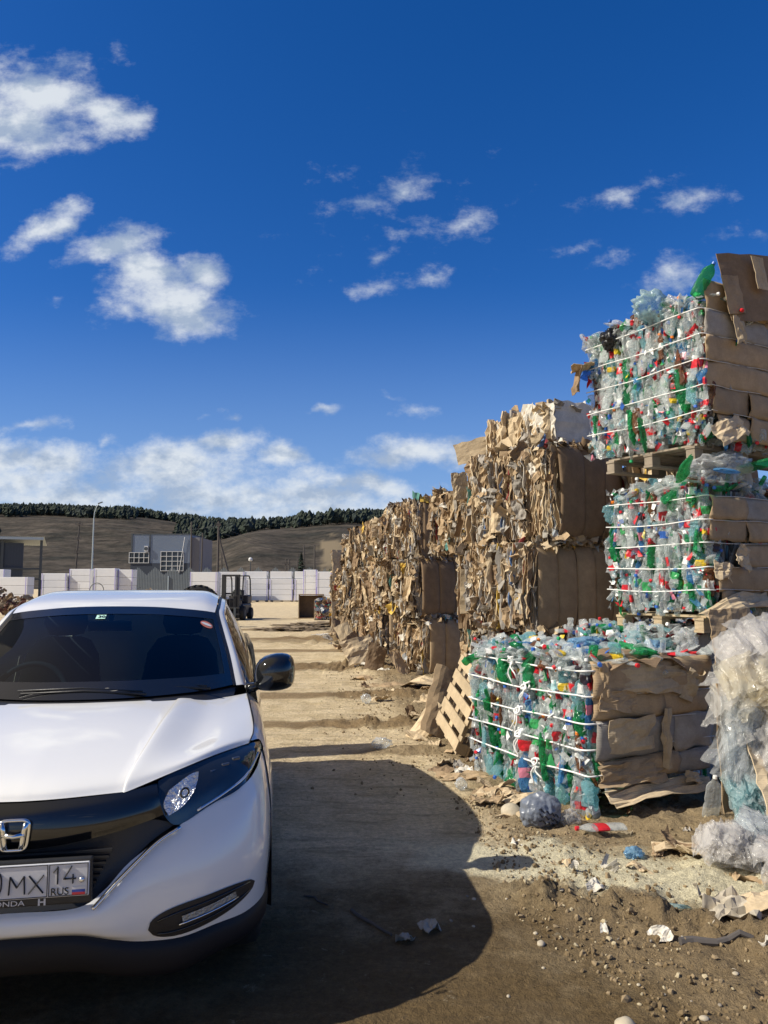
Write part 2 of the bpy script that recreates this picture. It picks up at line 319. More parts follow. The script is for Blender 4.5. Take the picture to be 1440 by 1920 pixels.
def build_ground():
    def axis(a,b,st,lo,hi,ratio):
        mid=np.arange(a,b+1e-6,st); up=[];d=st;v=b
        while v<hi: d*=ratio; v+=d; up.append(v)
        dn=[];d=st;v=a
        while v>lo: d*=ratio; v-=d; dn.append(v)
        return np.array(dn[::-1]+list(mid)+up)
    xs=axis(-1.2,3.4,.022,-3000,3000,1.14); ys=axis(2.2,8.0,.02,-800,3500,1.022)
    ys=ys[(ys>2)|(np.arange(len(ys))%8==0)]
    X,Y=np.meshgrid(xs,ys); Z=ground_h(X,Y)
    mb=MB(); mb.grid(np.stack([X,Y,Z],-1))
    m,nt,N,L,b=nodes('dirt')
    geo=N.new('ShaderNodeNewGeometry'); sp=N.new('ShaderNodeSeparateXYZ'); L.new(geo.outputs['Position'],sp.inputs[0])
    def noise(sc,det=6,ro=.65,dist=0):
        t=N.new('ShaderNodeTexNoise'); t.inputs['Scale'].default_value=sc; t.inputs['Detail'].default_value=det; t.inputs['Roughness'].default_value=ro; t.inputs['Distortion'].default_value=dist
        L.new(geo.outputs['Position'],t.inputs['Vector']); return t.outputs['Fac']
    def ma(op,a,b2=None,c=None,cl=False):
        o=N.new('ShaderNodeMath'); o.operation=op; o.use_clamp=cl
        for i,v in enumerate((a,b2,c)):
            if v is None: continue
            if isinstance(v,(int,float)): o.inputs[i].default_value=v
            else: L.new(v,o.inputs[i])
        return o.outputs[0]
    def rng(v,a,b2,c=0,d=1):
        o=N.new('ShaderNodeMapRange'); o.interpolation_type='SMOOTHSTEP'; L.new(v,o.inputs[0])
        for i,k in enumerate((a,b2,c,d)): o.inputs[i+1].default_value=k
        return o.outputs[0]
    def mix(f,a,b2):
        o=N.new('ShaderNodeMix'); o.data_type='RGBA'; L.new(f,o.inputs[0])
        for i,v in ((6,a),(7,b2)):
            if isinstance(v,tuple): o.inputs[i].default_value=(*v,1)
            else: L.new(v,o.inputs[i])
        return o.outputs[2]
    big=noise(.55,5,.6); midn=noise(2.6,7,.7); fine=noise(26,6,.75); grit=noise(120,3,.7)
    base=mix(rng(midn,.35,.65),(.57,.45,.27),(.72,.59,.385))
    # damp brown soil: near the camera at right, and in patches
    x,y=sp.outputs[0],sp.outputs[1]
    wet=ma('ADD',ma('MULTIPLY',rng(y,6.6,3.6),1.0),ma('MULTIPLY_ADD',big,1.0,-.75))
    wet=ma('MULTIPLY',wet,rng(y,1.9,2.5))  # unseen soil kept pale to bounce warm light onto the car front
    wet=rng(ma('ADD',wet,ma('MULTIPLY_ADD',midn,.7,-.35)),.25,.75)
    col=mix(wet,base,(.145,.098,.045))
    # churned darker earth on the verge and across the road
    att=N.new('ShaderNodeAttribute'); att.attribute_name='verge'
    vf=rng(ma('ADD',att.outputs['Fac'],ma('MULTIPLY_ADD',midn,.9,-.45)),.3,.8)
    col=mix(ma('MULTIPLY',vf,.85),col,(.27,.20,.115))
    # dark damp bars of mud across the road
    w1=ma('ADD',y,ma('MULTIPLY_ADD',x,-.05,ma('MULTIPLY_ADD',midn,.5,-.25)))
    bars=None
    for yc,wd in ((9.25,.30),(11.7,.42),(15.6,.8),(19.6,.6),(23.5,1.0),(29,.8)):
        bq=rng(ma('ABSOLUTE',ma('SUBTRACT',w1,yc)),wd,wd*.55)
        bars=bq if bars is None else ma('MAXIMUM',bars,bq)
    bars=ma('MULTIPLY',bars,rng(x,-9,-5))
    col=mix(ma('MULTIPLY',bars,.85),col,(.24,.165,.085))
    # pale dusty spill beside the bottles
    px=ma('DIVIDE',ma('SUBTRACT',x,ma('MULTIPLY_ADD',y,-.62,4.32)),1.45); py=ma('DIVIDE',ma('SUBTRACT',ma('ADD',y,ma('MULTIPLY',x,.30)),4.93),.50)
    rr=ma('SQRT',ma('ADD',ma('POWER',ma('ABSOLUTE',px),2),ma('POWER',ma('ABSOLUTE',py),2)))
    pale=rng(ma('ADD',rr,ma('MULTIPLY_ADD',midn,1.5,-.75)),1.05,.55)
    mp=N.new('ShaderNodeMapping'); mp.inputs['Rotation'].default_value=(0,0,.35); mp.inputs['Scale'].default_value=(.8,5.5,1); L.new(geo.outputs['Position'],mp.inputs['Vector'])
    stn=N.new('ShaderNodeTexNoise'); stn.inputs['Scale'].default_value=1.6; stn.inputs['Detail'].default_value=8; stn.inputs['Roughness'].default_value=.72; L.new(mp.outputs[0],stn.inputs['Vector'])
    col=mix(ma('MULTIPLY',rng(stn.outputs['Fac'],.48,.68),.55),col,(.215,.155,.085))
    sp2=noise(7,8,.8,.6); col=mix(ma('MULTIPLY',rng(sp2,.56,.66),.5),col,(.16,.115,.065)); col=mix(ma('MULTIPLY',rng(sp2,.40,.33),.35),col,(.62,.54,.38))
    col=mix(ma('MULTIPLY',pale,.82),col,(.74,.68,.48))
    g=ma('MULTIPLY_ADD',ma('MULTIPLY_ADD',fine,.6,ma('MULTIPLY',grit,.4)),2.7,-.30)
    vm=N.new('ShaderNodeVectorMath'); vm.operation='SCALE'; L.new(col,vm.inputs[0]); L.new(g,vm.inputs['Scale'])
    L.new(vm.outputs[0],b.inputs['Base Color']); b.inputs['Roughness'].default_value=.93; b.inputs['Specular IOR Level'].default_value=.2
    bp=N.new('ShaderNodeBump'); bp.inputs['Strength'].default_value=1.0; bp.inputs['Distance'].default_value=.06
    hh=ma('ADD',ma('MULTIPLY',fine,.6),ma('ADD',ma('MULTIPLY',grit,.2),midn)); L.new(hh,bp.inputs['Height']); L.new(bp.outputs[0],b.inputs['Normal'])
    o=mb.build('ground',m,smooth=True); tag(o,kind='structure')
    e=sstep(-.35,.5,X-verge(Y))*(1-sstep(30,60,Y))
    for yy,xx,wd in ((7.75,.15,.22),(9.3,-.35,.35),(11.8,-.3,.4),(15.5,-.8,.9),(23,-2.2,1.6)):
        e=np.maximum(e,np.exp(-((Y-yy-.12*(X-xx))/wd)**2)*np.exp(-((X-xx)/(wd*3))**2))
    a=o.data.attributes.new('verge','FLOAT','POINT'); a.data.foreach_set('value',e.reshape(-1).astype(np.float32))
    return o
build_ground()

# ---------------------------------------------------------------- hills and the wood on them
def px2az(px): return (np.asarray(px,float)-720)/1440.
RIDGE_PX=[-900,-300,0,100,250,330,420,520,600,700,800,1000,1400,2300]
RIDGE_V =[.074,.094,.0925,.092,.0885,.081,.0725,.0760,.0800,.0850,.0880,.092,.098,.09]      # height over distance of the bare ridge line
def hill_z(u,r):
    """height at tangent azimuth u, distance r"""
    p=np.stack([u*6,r/160.,np.zeros_like(u)],-1)
    ridge=np.interp(u,px2az(RIDGE_PX),RIDGE_V)*950
    s=sstep(260,960,r)
    z=ridge*(.35*s+.65*s**1.5)*(1-.35*sstep(980,1700,r))
    z+=2.2*fbm(p*1.3,4,3)*sstep(280,600,r)*(1-sstep(850,950,r))
    # nearer shoulder with the quarried face
    z+=17*np.exp(-((u-px2az(640))/.075)**2)*sstep(300,560,r)*(1-sstep(600,820,r))
    z+=16*np.exp(-((u-px2az(470))/.06)**2)*sstep(300,520,r)*(1-sstep(560,760,r))
    return z-.5
def build_hills():
    us=px2az(np.linspace(-1100,2500,620)); rs=np.concatenate([np.linspace(255,1000,90),np.linspace(1020,1800,12)])
    U,Rr=np.meshgrid(us,rs); Z=hill_z(U,Rr)
    mb=MB(); mb.grid(np.stack([U*Rr,Rr,Z],-1))
    m,nt,N,L,b=nodes('hill_grass'); geo=N.new('ShaderNodeNewGeometry')
    mp=N.new('ShaderNodeMapping'); mp.inputs['Scale'].default_value=(.012,.012,.09); L.new(geo.outputs['Position'],mp.inputs['Vector'])
    t=N.new('ShaderNodeTexNoise'); t.inputs['Scale'].default_value=1.4; t.inputs['Detail'].default_value=9; t.inputs['Roughness'].default_value=.7; L.new(mp.outputs[0],t.inputs['Vector'])
    c=N.new('ShaderNodeValToRGB'); L.new(t.outputs['Fac'],c.inputs[0])
    e=c.color_ramp.elements; e[0].position=.38; e[0].color=(.035,.034,.028,1); e[1].position=.63; e[1].color=(.098,.082,.066,1)
    k=e.new(.5); k.color=(.062,.054,.043,1)
    L.new(c.outputs[0],b.inputs['Base Color']); b.inputs['Roughness'].default_value=1; b.inputs['Specular IOR Level'].default_value=.1
    at_=N.new('ShaderNodeAttribute'); at_.attribute_name='cut'; mx=N.new('ShaderNodeMix'); mx.data_type='RGBA'; L.new(at_.outputs['Fac'],mx.inputs[0]); sh=N.new('ShaderNodeTexNoise'); sh.inputs['Scale'].default_value=.11; sh.inputs['Detail'].default_value=7; sh.inputs['Roughness'].default_value=.8; L.new(geo.outputs['Position'],sh.inputs['Vector'])
    sr=N.new('ShaderNodeMapRange'); L.new(sh.outputs['Fac'],sr.inputs[0]); sr.inputs[1].default_value=.42; sr.inputs[2].default_value=.62; sr.inputs[3].default_value=1.2; sr.inputs[4].default_value=.45
    sv=N.new('ShaderNodeVectorMath'); sv.operation='SCALE'; L.new(c.outputs[0],sv.inputs[0]); L.new(sr.outputs[0],sv.inputs['Scale']); L.new(sv.outputs[0],mx.inputs[6]); mx.inputs[7].default_value=(.20,.16,.105,1); L.new(mx.outputs[2],b.inputs['Base Color'])
    o=tag(mb.build('hills',m,smooth=True),kind='structure')
    q=np.stack([U*60,Rr/18,np.zeros_like(U)],-1)
    cut=sstep(.2,.55,1-np.hypot((U-px2az(622))/(px2az(656)-px2az(622)),(Rr-455)/95)+.45*fbm(q,3,7))
    o.data.attributes.new('cut','FLOAT','POINT').data.foreach_set('value',cut.reshape(-1).astype(np.float32))
    # wood: every crown a ragged cone of short needle tiers, all one mass
    rng=np.random.default_rng(5); mb=MB()
    pts=[]
    while len(pts)<8500:
        px=rng.uniform(-700,1900); u=px2az(px)
        k=rng.random()
        if k<.66: r=rng.uniform(880,1010)
        elif k<.93: r=rng.uniform(790,930)
        else: r=rng.uniform(620,900)
        if px>520 and r<880: continue
        d=vn(np.array([[u*14,r/70,0]]),77)[0]
        lim={0:.0}.get(0)
        if r<905 and d<.12: continue
        if 300<px<560 and r>520 and rng.random()<.0: continue
        if px>560 and 790<r<905 and rng.random()<.75: continue
        if r<880 and px>300 and rng.random()<.5: continue
        pts.append((u,r))
    for px in rng.uniform(330,720,700):                                  # darker wooded gully behind the yard
        u=px2az(px); r=rng.uniform(640,905)
        if vn(np.array([[u*14,r/70,0]]),78)[0]>-.05: pts.append((u,r))
    U=np.array([p[0] for p in pts]); Rr=np.array([p[1] for p in pts]); Z=hill_z(U,Rr)
    for u,r,z in zip(U,Rr,Z):
        h=rng.uniform(7,14)*(1.1 if rng.random()<.2 else 1); w=h*rng.uniform(.18,.30); pine=rng.random()<.72
        k=6; V=[];F=[]
        prof=((.12,.30),(.3,.95),(.5,1.0),(.72,.8),(.9,.45),(1,.05)) if pine else ((.05,.9),(.25,1.),(.26,.75),(.5,.72),(.51,.5),(.8,.35),(1,.02))
        for a,(hh,ww) in enumerate(prof):
            for j in range(k):
                an=2*math.pi*(j+.5*a)/k; rr=w*ww*rng.uniform(.5,1.45)
                V.append((u*r+rr*math.cos(an),r+rr*math.sin(an),z+h*hh+rng.uniform(-.03,.03)*h))
        n=len(prof)
        F=[(a*k+j,a*k+(j+1)%k,(a+1)*k+(j+1)%k,(a+1)*k+j) for a in range(n-1) for j in range(k)]
        mb.add(V,F,int(rng.integers(0,3)))
        mb.cyl((u*r,r,z-1),(u*r,r,z+h*.3),.3,.2,4,3)
    fol=[simple('needles_%s'%s,c,.9,noise=.3,nscale=.2) for s,c in (('dark',(.022,.034,.022)),('mid',(.034,.046,.030)),('blue',(.030,.042,.034)))]
    o=mb.build('pine_wood',fol+[simple('bark',(.06,.045,.035),.9)])
    tag(o,'dark band of pine wood along the top of the bare brown hill','wood',kind='stuff')
build_hills()
# ---------------------------------------------------------------- the yard's far side
def at(px,Y): return (px-720)/1440.*Y          # x of a picture column at distance Y (used once, to lay the yard out to scale)
M['clad_blue']=simple('blue_grey_cladding',(.23,.28,.36),.5,noise=.10)
M['clad_dark']=simple('dark_blue_cladding',(.03,.04,.06),.5)
M['clad_side']=simple('grey_render',(.17,.17,.19),.8,noise=.1)
M['frame_white']=simple('white_frame',(.60,.61,.62),.5)
M['pane']=simple('window_pane',(.04,.05,.06),.1)
M['steel']=simple('dark_steel',(.05,.06,.07),.6)
M['rust_red']=simple('rust_red',(.12,.05,.045),.8)
M['fence']=simple('fence_metal',(.135,.16,.18),.6,noise=.1,nscale=2)
M['foam']=simple('white_foam',(.71,.71,.715),.6,noise=.05,nscale=1.5,rand=.05)
M['foam_edge']=simple('violet_wrap',(.34,.30,.62),.5)
M['concrete']=simple('concrete',(.33,.31,.28),.9,noise=.2,nscale=4)

def shed():
    Y=88; x1=at(82,Y); g=empty('open_shed',(x1-14*math.cos(R(22)),Y-14*math.sin(R(22)),0),R(22),'dark open sided shed with a sloping blue metal roof','shed')
    w=MB(); w.box(-2,11.2,8,8.2,0,6.5); w.box(-2,-1.8,0,8,0,6.5); w.box(-2,11.9,.3,.42,0,6.4)
    for k in range(46): w.box(-2+k*.3,-1.88+k*.3,.26,.298,.4,6.3)
    w.build('wall',M['clad_dark'],g)
    r=MB(); G=[]
    for y in (-.8,8.8):
        row=[]
        for k in range(150):
            row.append((-2.5+k*.111,y,7.1+.03*(k%2)-(y+.8)*.06+(.0)))
        G.append(row)
    r.grid(G); r.box(-2.5,14.0,-.84,-.80,6.75,7.05); r.build('roof',M['galv'],g)
    for x in (5.2,13.6,9.6): 
        p=MB(); p.box(x,x+.28,0,.28,0,6.75); p.build('post',M['steel'],g)
    b=MB(); b.box(-2,13.6,.05,.2,3.4,3.6); b.box(10,13.6,.05,.15,2.2,2.4); b.build('beam',M['steel'],g)
    d=MB(); d.box(6.5,9.3,5,5.2,0,3.2); d.build('partition',M['rust_red'],g)
shed()
def building():
    Y=112; x0=at(246,Y); x1=at(372,Y); W=x1-x0
    g=empty('industrial_building',(x0,Y,0),0,'blue grey industrial building with white lattice windows','building')
    w=MB(); w.box(0,W*.86,0,9,0,9.0)
    for k in range(62): w.box(k*.14,k*.14+.05,-.03,0,4.85,8.95)
    w.build('wall',M['clad_blue'],g)
    s=MB(); s.box(W*.86,W,.6,9,0,8.6); s.build('side_wing',M['clad_side'],g)
    l=MB(); l.box(-.02,W*.86+.02,-.06,-.032,0,4.8); l.build('plinth',M['clad_dark'],g)
    t=MB(); t.box(-.1,W*.86+.1,-.1,9.1,9.0,9.12); t.box(W*.27,W*.27+.18,-.12,-.04,4.8,9.0); t.box(W*.0,.2,-.12,-.04,4.8,9.0); t.build('roof_trim',M['steel'],g)
    for (a,b,z0,z1,nx,nz) in ((-.02,.27,4.85,6.35,4,2),(.45,.785,3.7,6.5,4,4)):
        f=MB(); xa,xb=a*W,b*W
        for i in range(nx+1): 
            x=xa+(xb-xa)*i/nx; f.box(x-.035,x+.035,-.20,-.10,z0,z1)
        for i in range(nz+1):
            z=z0+(z1-z0)*i/nz; f.box(xa-.05,xb+.05,-.21,-.09,z-.035,z+.035)
        o=f.build('window',M['frame_white'],g)
        p=MB(); p.box(xa,xb,-.085,-.07,z0,z1); p.build('pane',M['pane'],o)
    a=MB(); a.box(W*.21,W*.26,-.45,-.05,6.5,7.3); a.cyl((W*.235,-.46,6.9),(W*.235,-.47,6.9),.28,.28,14,1)
    a.build('air_conditioner',[M['frame_white'],M['steel']],g)
    d=MB(); d.cyl((W*.80,-.2,8.6),(W*.72,-.25,3.0),.05,.05,6); d.build('drain_pipe',M['frame_white'],g)
building()
def picket_fence():
    Y=92; x0=at(243,Y); x1=at(612,Y); g=empty('picket_fence',(x0,Y,0),0,'dark metal picket fence with a zigzag top behind the white stacks','fence')
    f=MB(); n=int((x1-x0)/.19)
    for k in range(n):
        x=k*.19; ph=(x%2.05)/2.05; h=2.75+.98*(1-abs(2*ph-1))
        f.box(x,x+.13,0,.03,.15,h); f.add([(x,0,h),(x+.13,0,h),(x+.13,.03,h),(x,.03,h),(x+.065,0,h+.12),(x+.065,.03,h+.12)],[(0,1,4),(2,3,5),(0,4,5,3),(1,2,5,4)])
    f.build('pickets',M['fence'],g)
    r=MB(); r.box(0,x1-x0,.04,.09,.7,.8); r.box(0,x1-x0,.04,.09,2.3,2.4); r.build('rail',M['steel'],g)
    for x in (0,4.7,9.4,17): 
        p=MB(); p.box(x,x+.12,-.14,-.02,0,2.7); p.build('post',M['galv'],g)
picket_fence()
def street_lamp():
    Y=80; x=at(174,Y); g=empty('street_lamp',(x,Y,0),0,'tall grey street lamp with one curved arm beyond the car roof','street lamp')
    p=MB(); p.tube([(0,0,0),(0,0,3),(0,0,8.6)],[.10,.085,.06],10); p.build('pole',M['galv'],g)
    a=MB(); a.tube([(0,0,8.6),(.05,0,9.2),(.25,0,9.8),(.5,0,10.15)],.045,8); a.build('arm',M['galv'],g)
    l=MB(); l.obox((.62,0,10.22),(.5,.2,.1),rotm('Y',-.35)); bevel(l.build('lamp_head',M['steel'],g),.03)
street_lamp()
def pole(px,Y,h,lean,label,arms=(),strut=None,r=.13):
    g=empty('utility_pole',(at(px,Y),Y,0),0,label,'utility pole','timber utility poles behind the yard')
    p=MB(); p.tube([(0,0,0),(lean*.5,0,h*.5),(lean,0,h)],[r,r*.9,r*.7],8); p.build('pole',M['pole'],g)
    for z,w in arms:
        a=MB(); a.box(lean*z/h-w,lean*z/h+w,-.14,-.04,z-.06,z+.06)
        for s in (-1,-.4,.4,1): a.cyl((lean*z/h+s*w*.9,-.09,z+.06),(lean*z/h+s*w*.9,-.09,z+.26),.035,.05,6)
        a.build('crossarm',M['pole'],g)
    if strut:
        s=MB(); s.tube([(strut,0,0),(lean*.85,0,h*.82)],[r*.9,r*.7],8); s.build('strut',M['pole'],g)
    return g
pole(141,100,9.9,.45,'leaning utility pole left of the street lamp',((9.5,.5),(7.6,.4),(5.9,.4)))
pole(360,98,9.7,-.15,'bare utility pole in front of the right end of the blue building')
pole(378,112,9.2,.1,'thinner utility pole just right of the blue building')
pole(409,100,9.9,0,'utility pole propped by a long slanted strut',((3.2,1.0),(9.4,.3)),2.3,r=.17)
pole(417,104,6.8,-.1,'short utility pole close behind the strutted one')
pole(574,125,8.2,-.4,'left of two tall poles before the sandy slope')
pole(590,125,8.2,0,'right of two tall poles before the sandy slope',r=.15)
pole(536,130,6,0,'left leg pole of the distant pair near the dark spruce',((5.2,.6),))
pole(542,130,6,0,'right leg pole of the distant pair near the dark spruce')
pole(558,100,5.6,0,'thin pale pole directly before the dark spruce',r=.07)
pole(505,135,4.2,0,'short distant pole above the middle white stacks',r=.1)
g=empty('yard_lamp',(at(470,95),95,0),0,'small yard lamp with a round white head above the fence','lamp')
q=MB(); q.cyl((0,0,0),(0,0,4.6),.06,.05,8); q.build('pole',M['steel'],g)
q=MB(); q.tube([(0,0,4.55),(0,0,4.65),(0,0,4.85),(0,0,5.0),(0,0,5.05)],[.12,.24,.26,.16,.03],10); q.build('lamp_head',M['frame_white'],g)
for i,(a,b,lab) in enumerate((((-38.5,100,9.5),(-21.6,100,9.4),'sagging overhead wire between the leaning pole and the strutted pole'),((-21.6,100,9.3),(-11.3,125,8.0),'overhead wire running right from the strutted pole'),((-21.6,100,8.6),(-11.3,125,7.2),'lower overhead wire right of the strutted pole'))):
    t=np.linspace(0,1,14); P=np.array([np.array(a)*(1-k)+np.array(b)*k-np.array([0,0,.9*4*k*(1-k)]) for k in t])
    q=MB(); q.tube(P,.018,5); tag(q.build('overhead_wire',M['steel']),lab,'wire','overhead wires')

def conifer(px,Y,h,w,label):
    g=empty('spruce_tree',(at(px,Y),Y,0),0,label,'tree'); rng=np.random.default_rng(int(px))
    t=MB(); t.tube([(0,0,0),(0,0,h*.95)],[h*.02,.02],7); t.build('trunk',M['pole'],g)
    c=MB()
    for k in range(900):
        z=h*(.06+.94*rng.random()**1.25); rr=w*(1-z/h)**.85*rng.uniform(.35,1.08); a=rng.uniform(0,2*math.pi); s=rng.uniform(.2,.45)*(1.2-z/h)+.1
        d=np.array([math.cos(a),math.sin(a),-.35]); p=np.array([0,0,z])+d*rr; sd=np.array([-d[1],d[0],0])*s*.5
        c.add([p-sd,p+sd,p+d*s+[0,0,.05],p-d*s*.6+[0,0,.12]],[(0,2,1),(0,1,3)],int(rng.integers(0,2)))
    c.build('crown',[simple('spruce_dark',(.012,.028,.018),.9),simple('spruce_mid',(.022,.042,.026),.9)],g)
conifer(565,118,6.6,1.9,'dark conical spruce rising behind the white stacks')
rngB=np.random.default_rng(8)
for i,(px,lab) in enumerate(((603,'low green bush at the left foot of the sandy slope'),(622,'wider green bush at the foot of the sandy slope'),(641,'green bush at the foot of the sandy slope beside the bale wall'))):
    c=MB(); Y=120
    for k in range(420):
        p=rngB.normal(0,1,3)*[.75,.5,.5]+[0,0,2.4]; s=rngB.uniform(.12,.26); A=eul(*rngB.uniform(0,6,3))
        c.add(np.array([(-s,0,0),(s,0,0),(0,s,0),(0,-s,0)])@A.T+p,[(0,3,1),(0,1,2)],int(rngB.integers(0,2)))
    o=c.build('bush',[simple('bush_a',(.03,.05,.02),.9),simple('bush_b',(.05,.075,.03),.9)],loc=(at(px,Y),Y,0)); tag(o,lab,'bush')

def foam_stack(x0,x1,Y,z1,rows,label,z0=.12,dep=1.2,wrap=True,split=None,skew=0):
    g=empty('foam_stack',((x0+x1)/2,Y,0),0,label,'foam stack','stacks of white foam boards'); w=x1-x0
    rng=np.random.default_rng(int(abs(x0*31+Y*7+z1*100)))
    zz=np.linspace(z0,z1,rows+1)
    for k in range(rows):
        j=rng.uniform(-.04,.04)*w*.5; p=MB(); gp=.02
        p.box(-w/2+j,w/2+j,0,dep,zz[k]+gp,zz[k+1])
        bevel(p.build('foam_pack',M['foam'],g),.025,2)
    if wrap:
        for sgn in (-1,1):
            s=MB(); s.box(sgn*w*.47-.03,sgn*w*.47+.03,-.045,-.04,z0,z1); s.build('wrap_edge',M['foam_edge'],g)
    if z0>=.1 and z0<.3:
        b=MB()
        for x in (-w*.42,0,w*.42): b.box(x-.06,x+.06,.02,dep-.02,0,.1)
        b.box(-w/2,w/2,0,dep,.1,.135); b.build('bearer',M['wood_grey'],g)
Y=70
foam_stack(at(-30,64),at(54,64),64,1.75+.55,3,'low white foam stack at the far left edge beside the shed')
foam_stack(at(-30,67),at(11,67),67,3.0,4,'taller white foam stack at the far left edge behind the low one')
foam_stack(at(80,Y),at(127,Y),Y,2.7,4,'white foam stack at the left end of the row before the hill')
foam_stack(at(129,Y),at(170,Y),Y+.3,3.1,5,'white foam stack just left of the street lamp foot')
foam_stack(at(178,Y),at(219,Y),Y,3.15,4,'white foam stack just right of the street lamp foot')
foam_stack(at(220,Y),at(247,Y),Y+.5,3.05,4,'narrow white foam stack touching the left end of the picket fence')
foam_stack(at(357,72),at(408,72),72,2.85,3,'white foam stack hidden below by the round tyre')
foam_stack(at(410,74),at(459,74),74,2.9,4,'white foam stack behind the forklift')
Y=76
for a,b,l1,l2 in ((461,503,'lower white foam stack with violet edges right of the forklift','upper foam block on the stack right of the forklift'),(506,550,'lower white foam stack with violet edges in the middle of the row','upper foam block on the middle stack'),(553,586,'lower white foam stack partly behind the tall stack','upper foam block on the stack beside the tall one')):
    foam_stack(at(a,Y),at(b,Y),Y,2.25,4,l1)
    foam_stack(at(a+rngB.uniform(-3,2),Y),at(b-2,Y),Y+.15,2.98,1,l2,z0=2.27,wrap=False)
foam_stack(at(569,66),at(594,66),66,2.95,5,'tall white foam stack with stepped left side near the bale wall')
foam_stack(at(594,64),at(622,64),64,2.75,4,'bright white foam stack nearest the end of the bale wall')
foam_stack(at(623,66),at(648,66),66,3.2,4,'white foam stack half hidden by the end of the bale wall')
q=MB(); q.box(-.12,.12,-.1,.1,0,2.95); tag(q.build('gate_post',M['frame_white'],loc=(at(174,69),69,0)),'thick white post between two foam stacks below the street lamp','post')

def tyre():
    mb=MB(); G=[]
    prof=((-.22,.46),(-.24,.56),(-.25,.70),(-.22,.80),(-.12,.835),(0,.84),(.12,.835),(.22,.80),(.25,.70),(.24,.56),(.22,.46))
    for k in range(49):
        a=2*math.pi*k/48
        G.append([(r*math.cos(a),x,r*math.sin(a)) for x,r in prof])
    mb.grid(G)
    for k in range(24):
        a=2*math.pi*k/24
        for s in (-1,1): mb.obox((.845*math.cos(a+.06*s),s*.12,.845*math.sin(a+.06*s)),(.05,.22,.10),rotm('Y',-a)@rotm('X',.5*s))
    o=mb.build('tractor_tyre',M['rubber'],smooth=False,loc=(at(374,30),30,.78),rot=(0,0,R(12)))
    tag(o,'big worn tractor tyre standing upright behind the car roof','tyre')
    q=MB(); q.box(-.5,.5,.25,.75,0,.9); q.box(-.42,.42,.2,.7,.9,1.0)
    tag(bevel(q.build('concrete_block',M['concrete'],loc=(at(374,30),30,0)),.03),'concrete block that the tractor tyre leans on','block')
tyre()

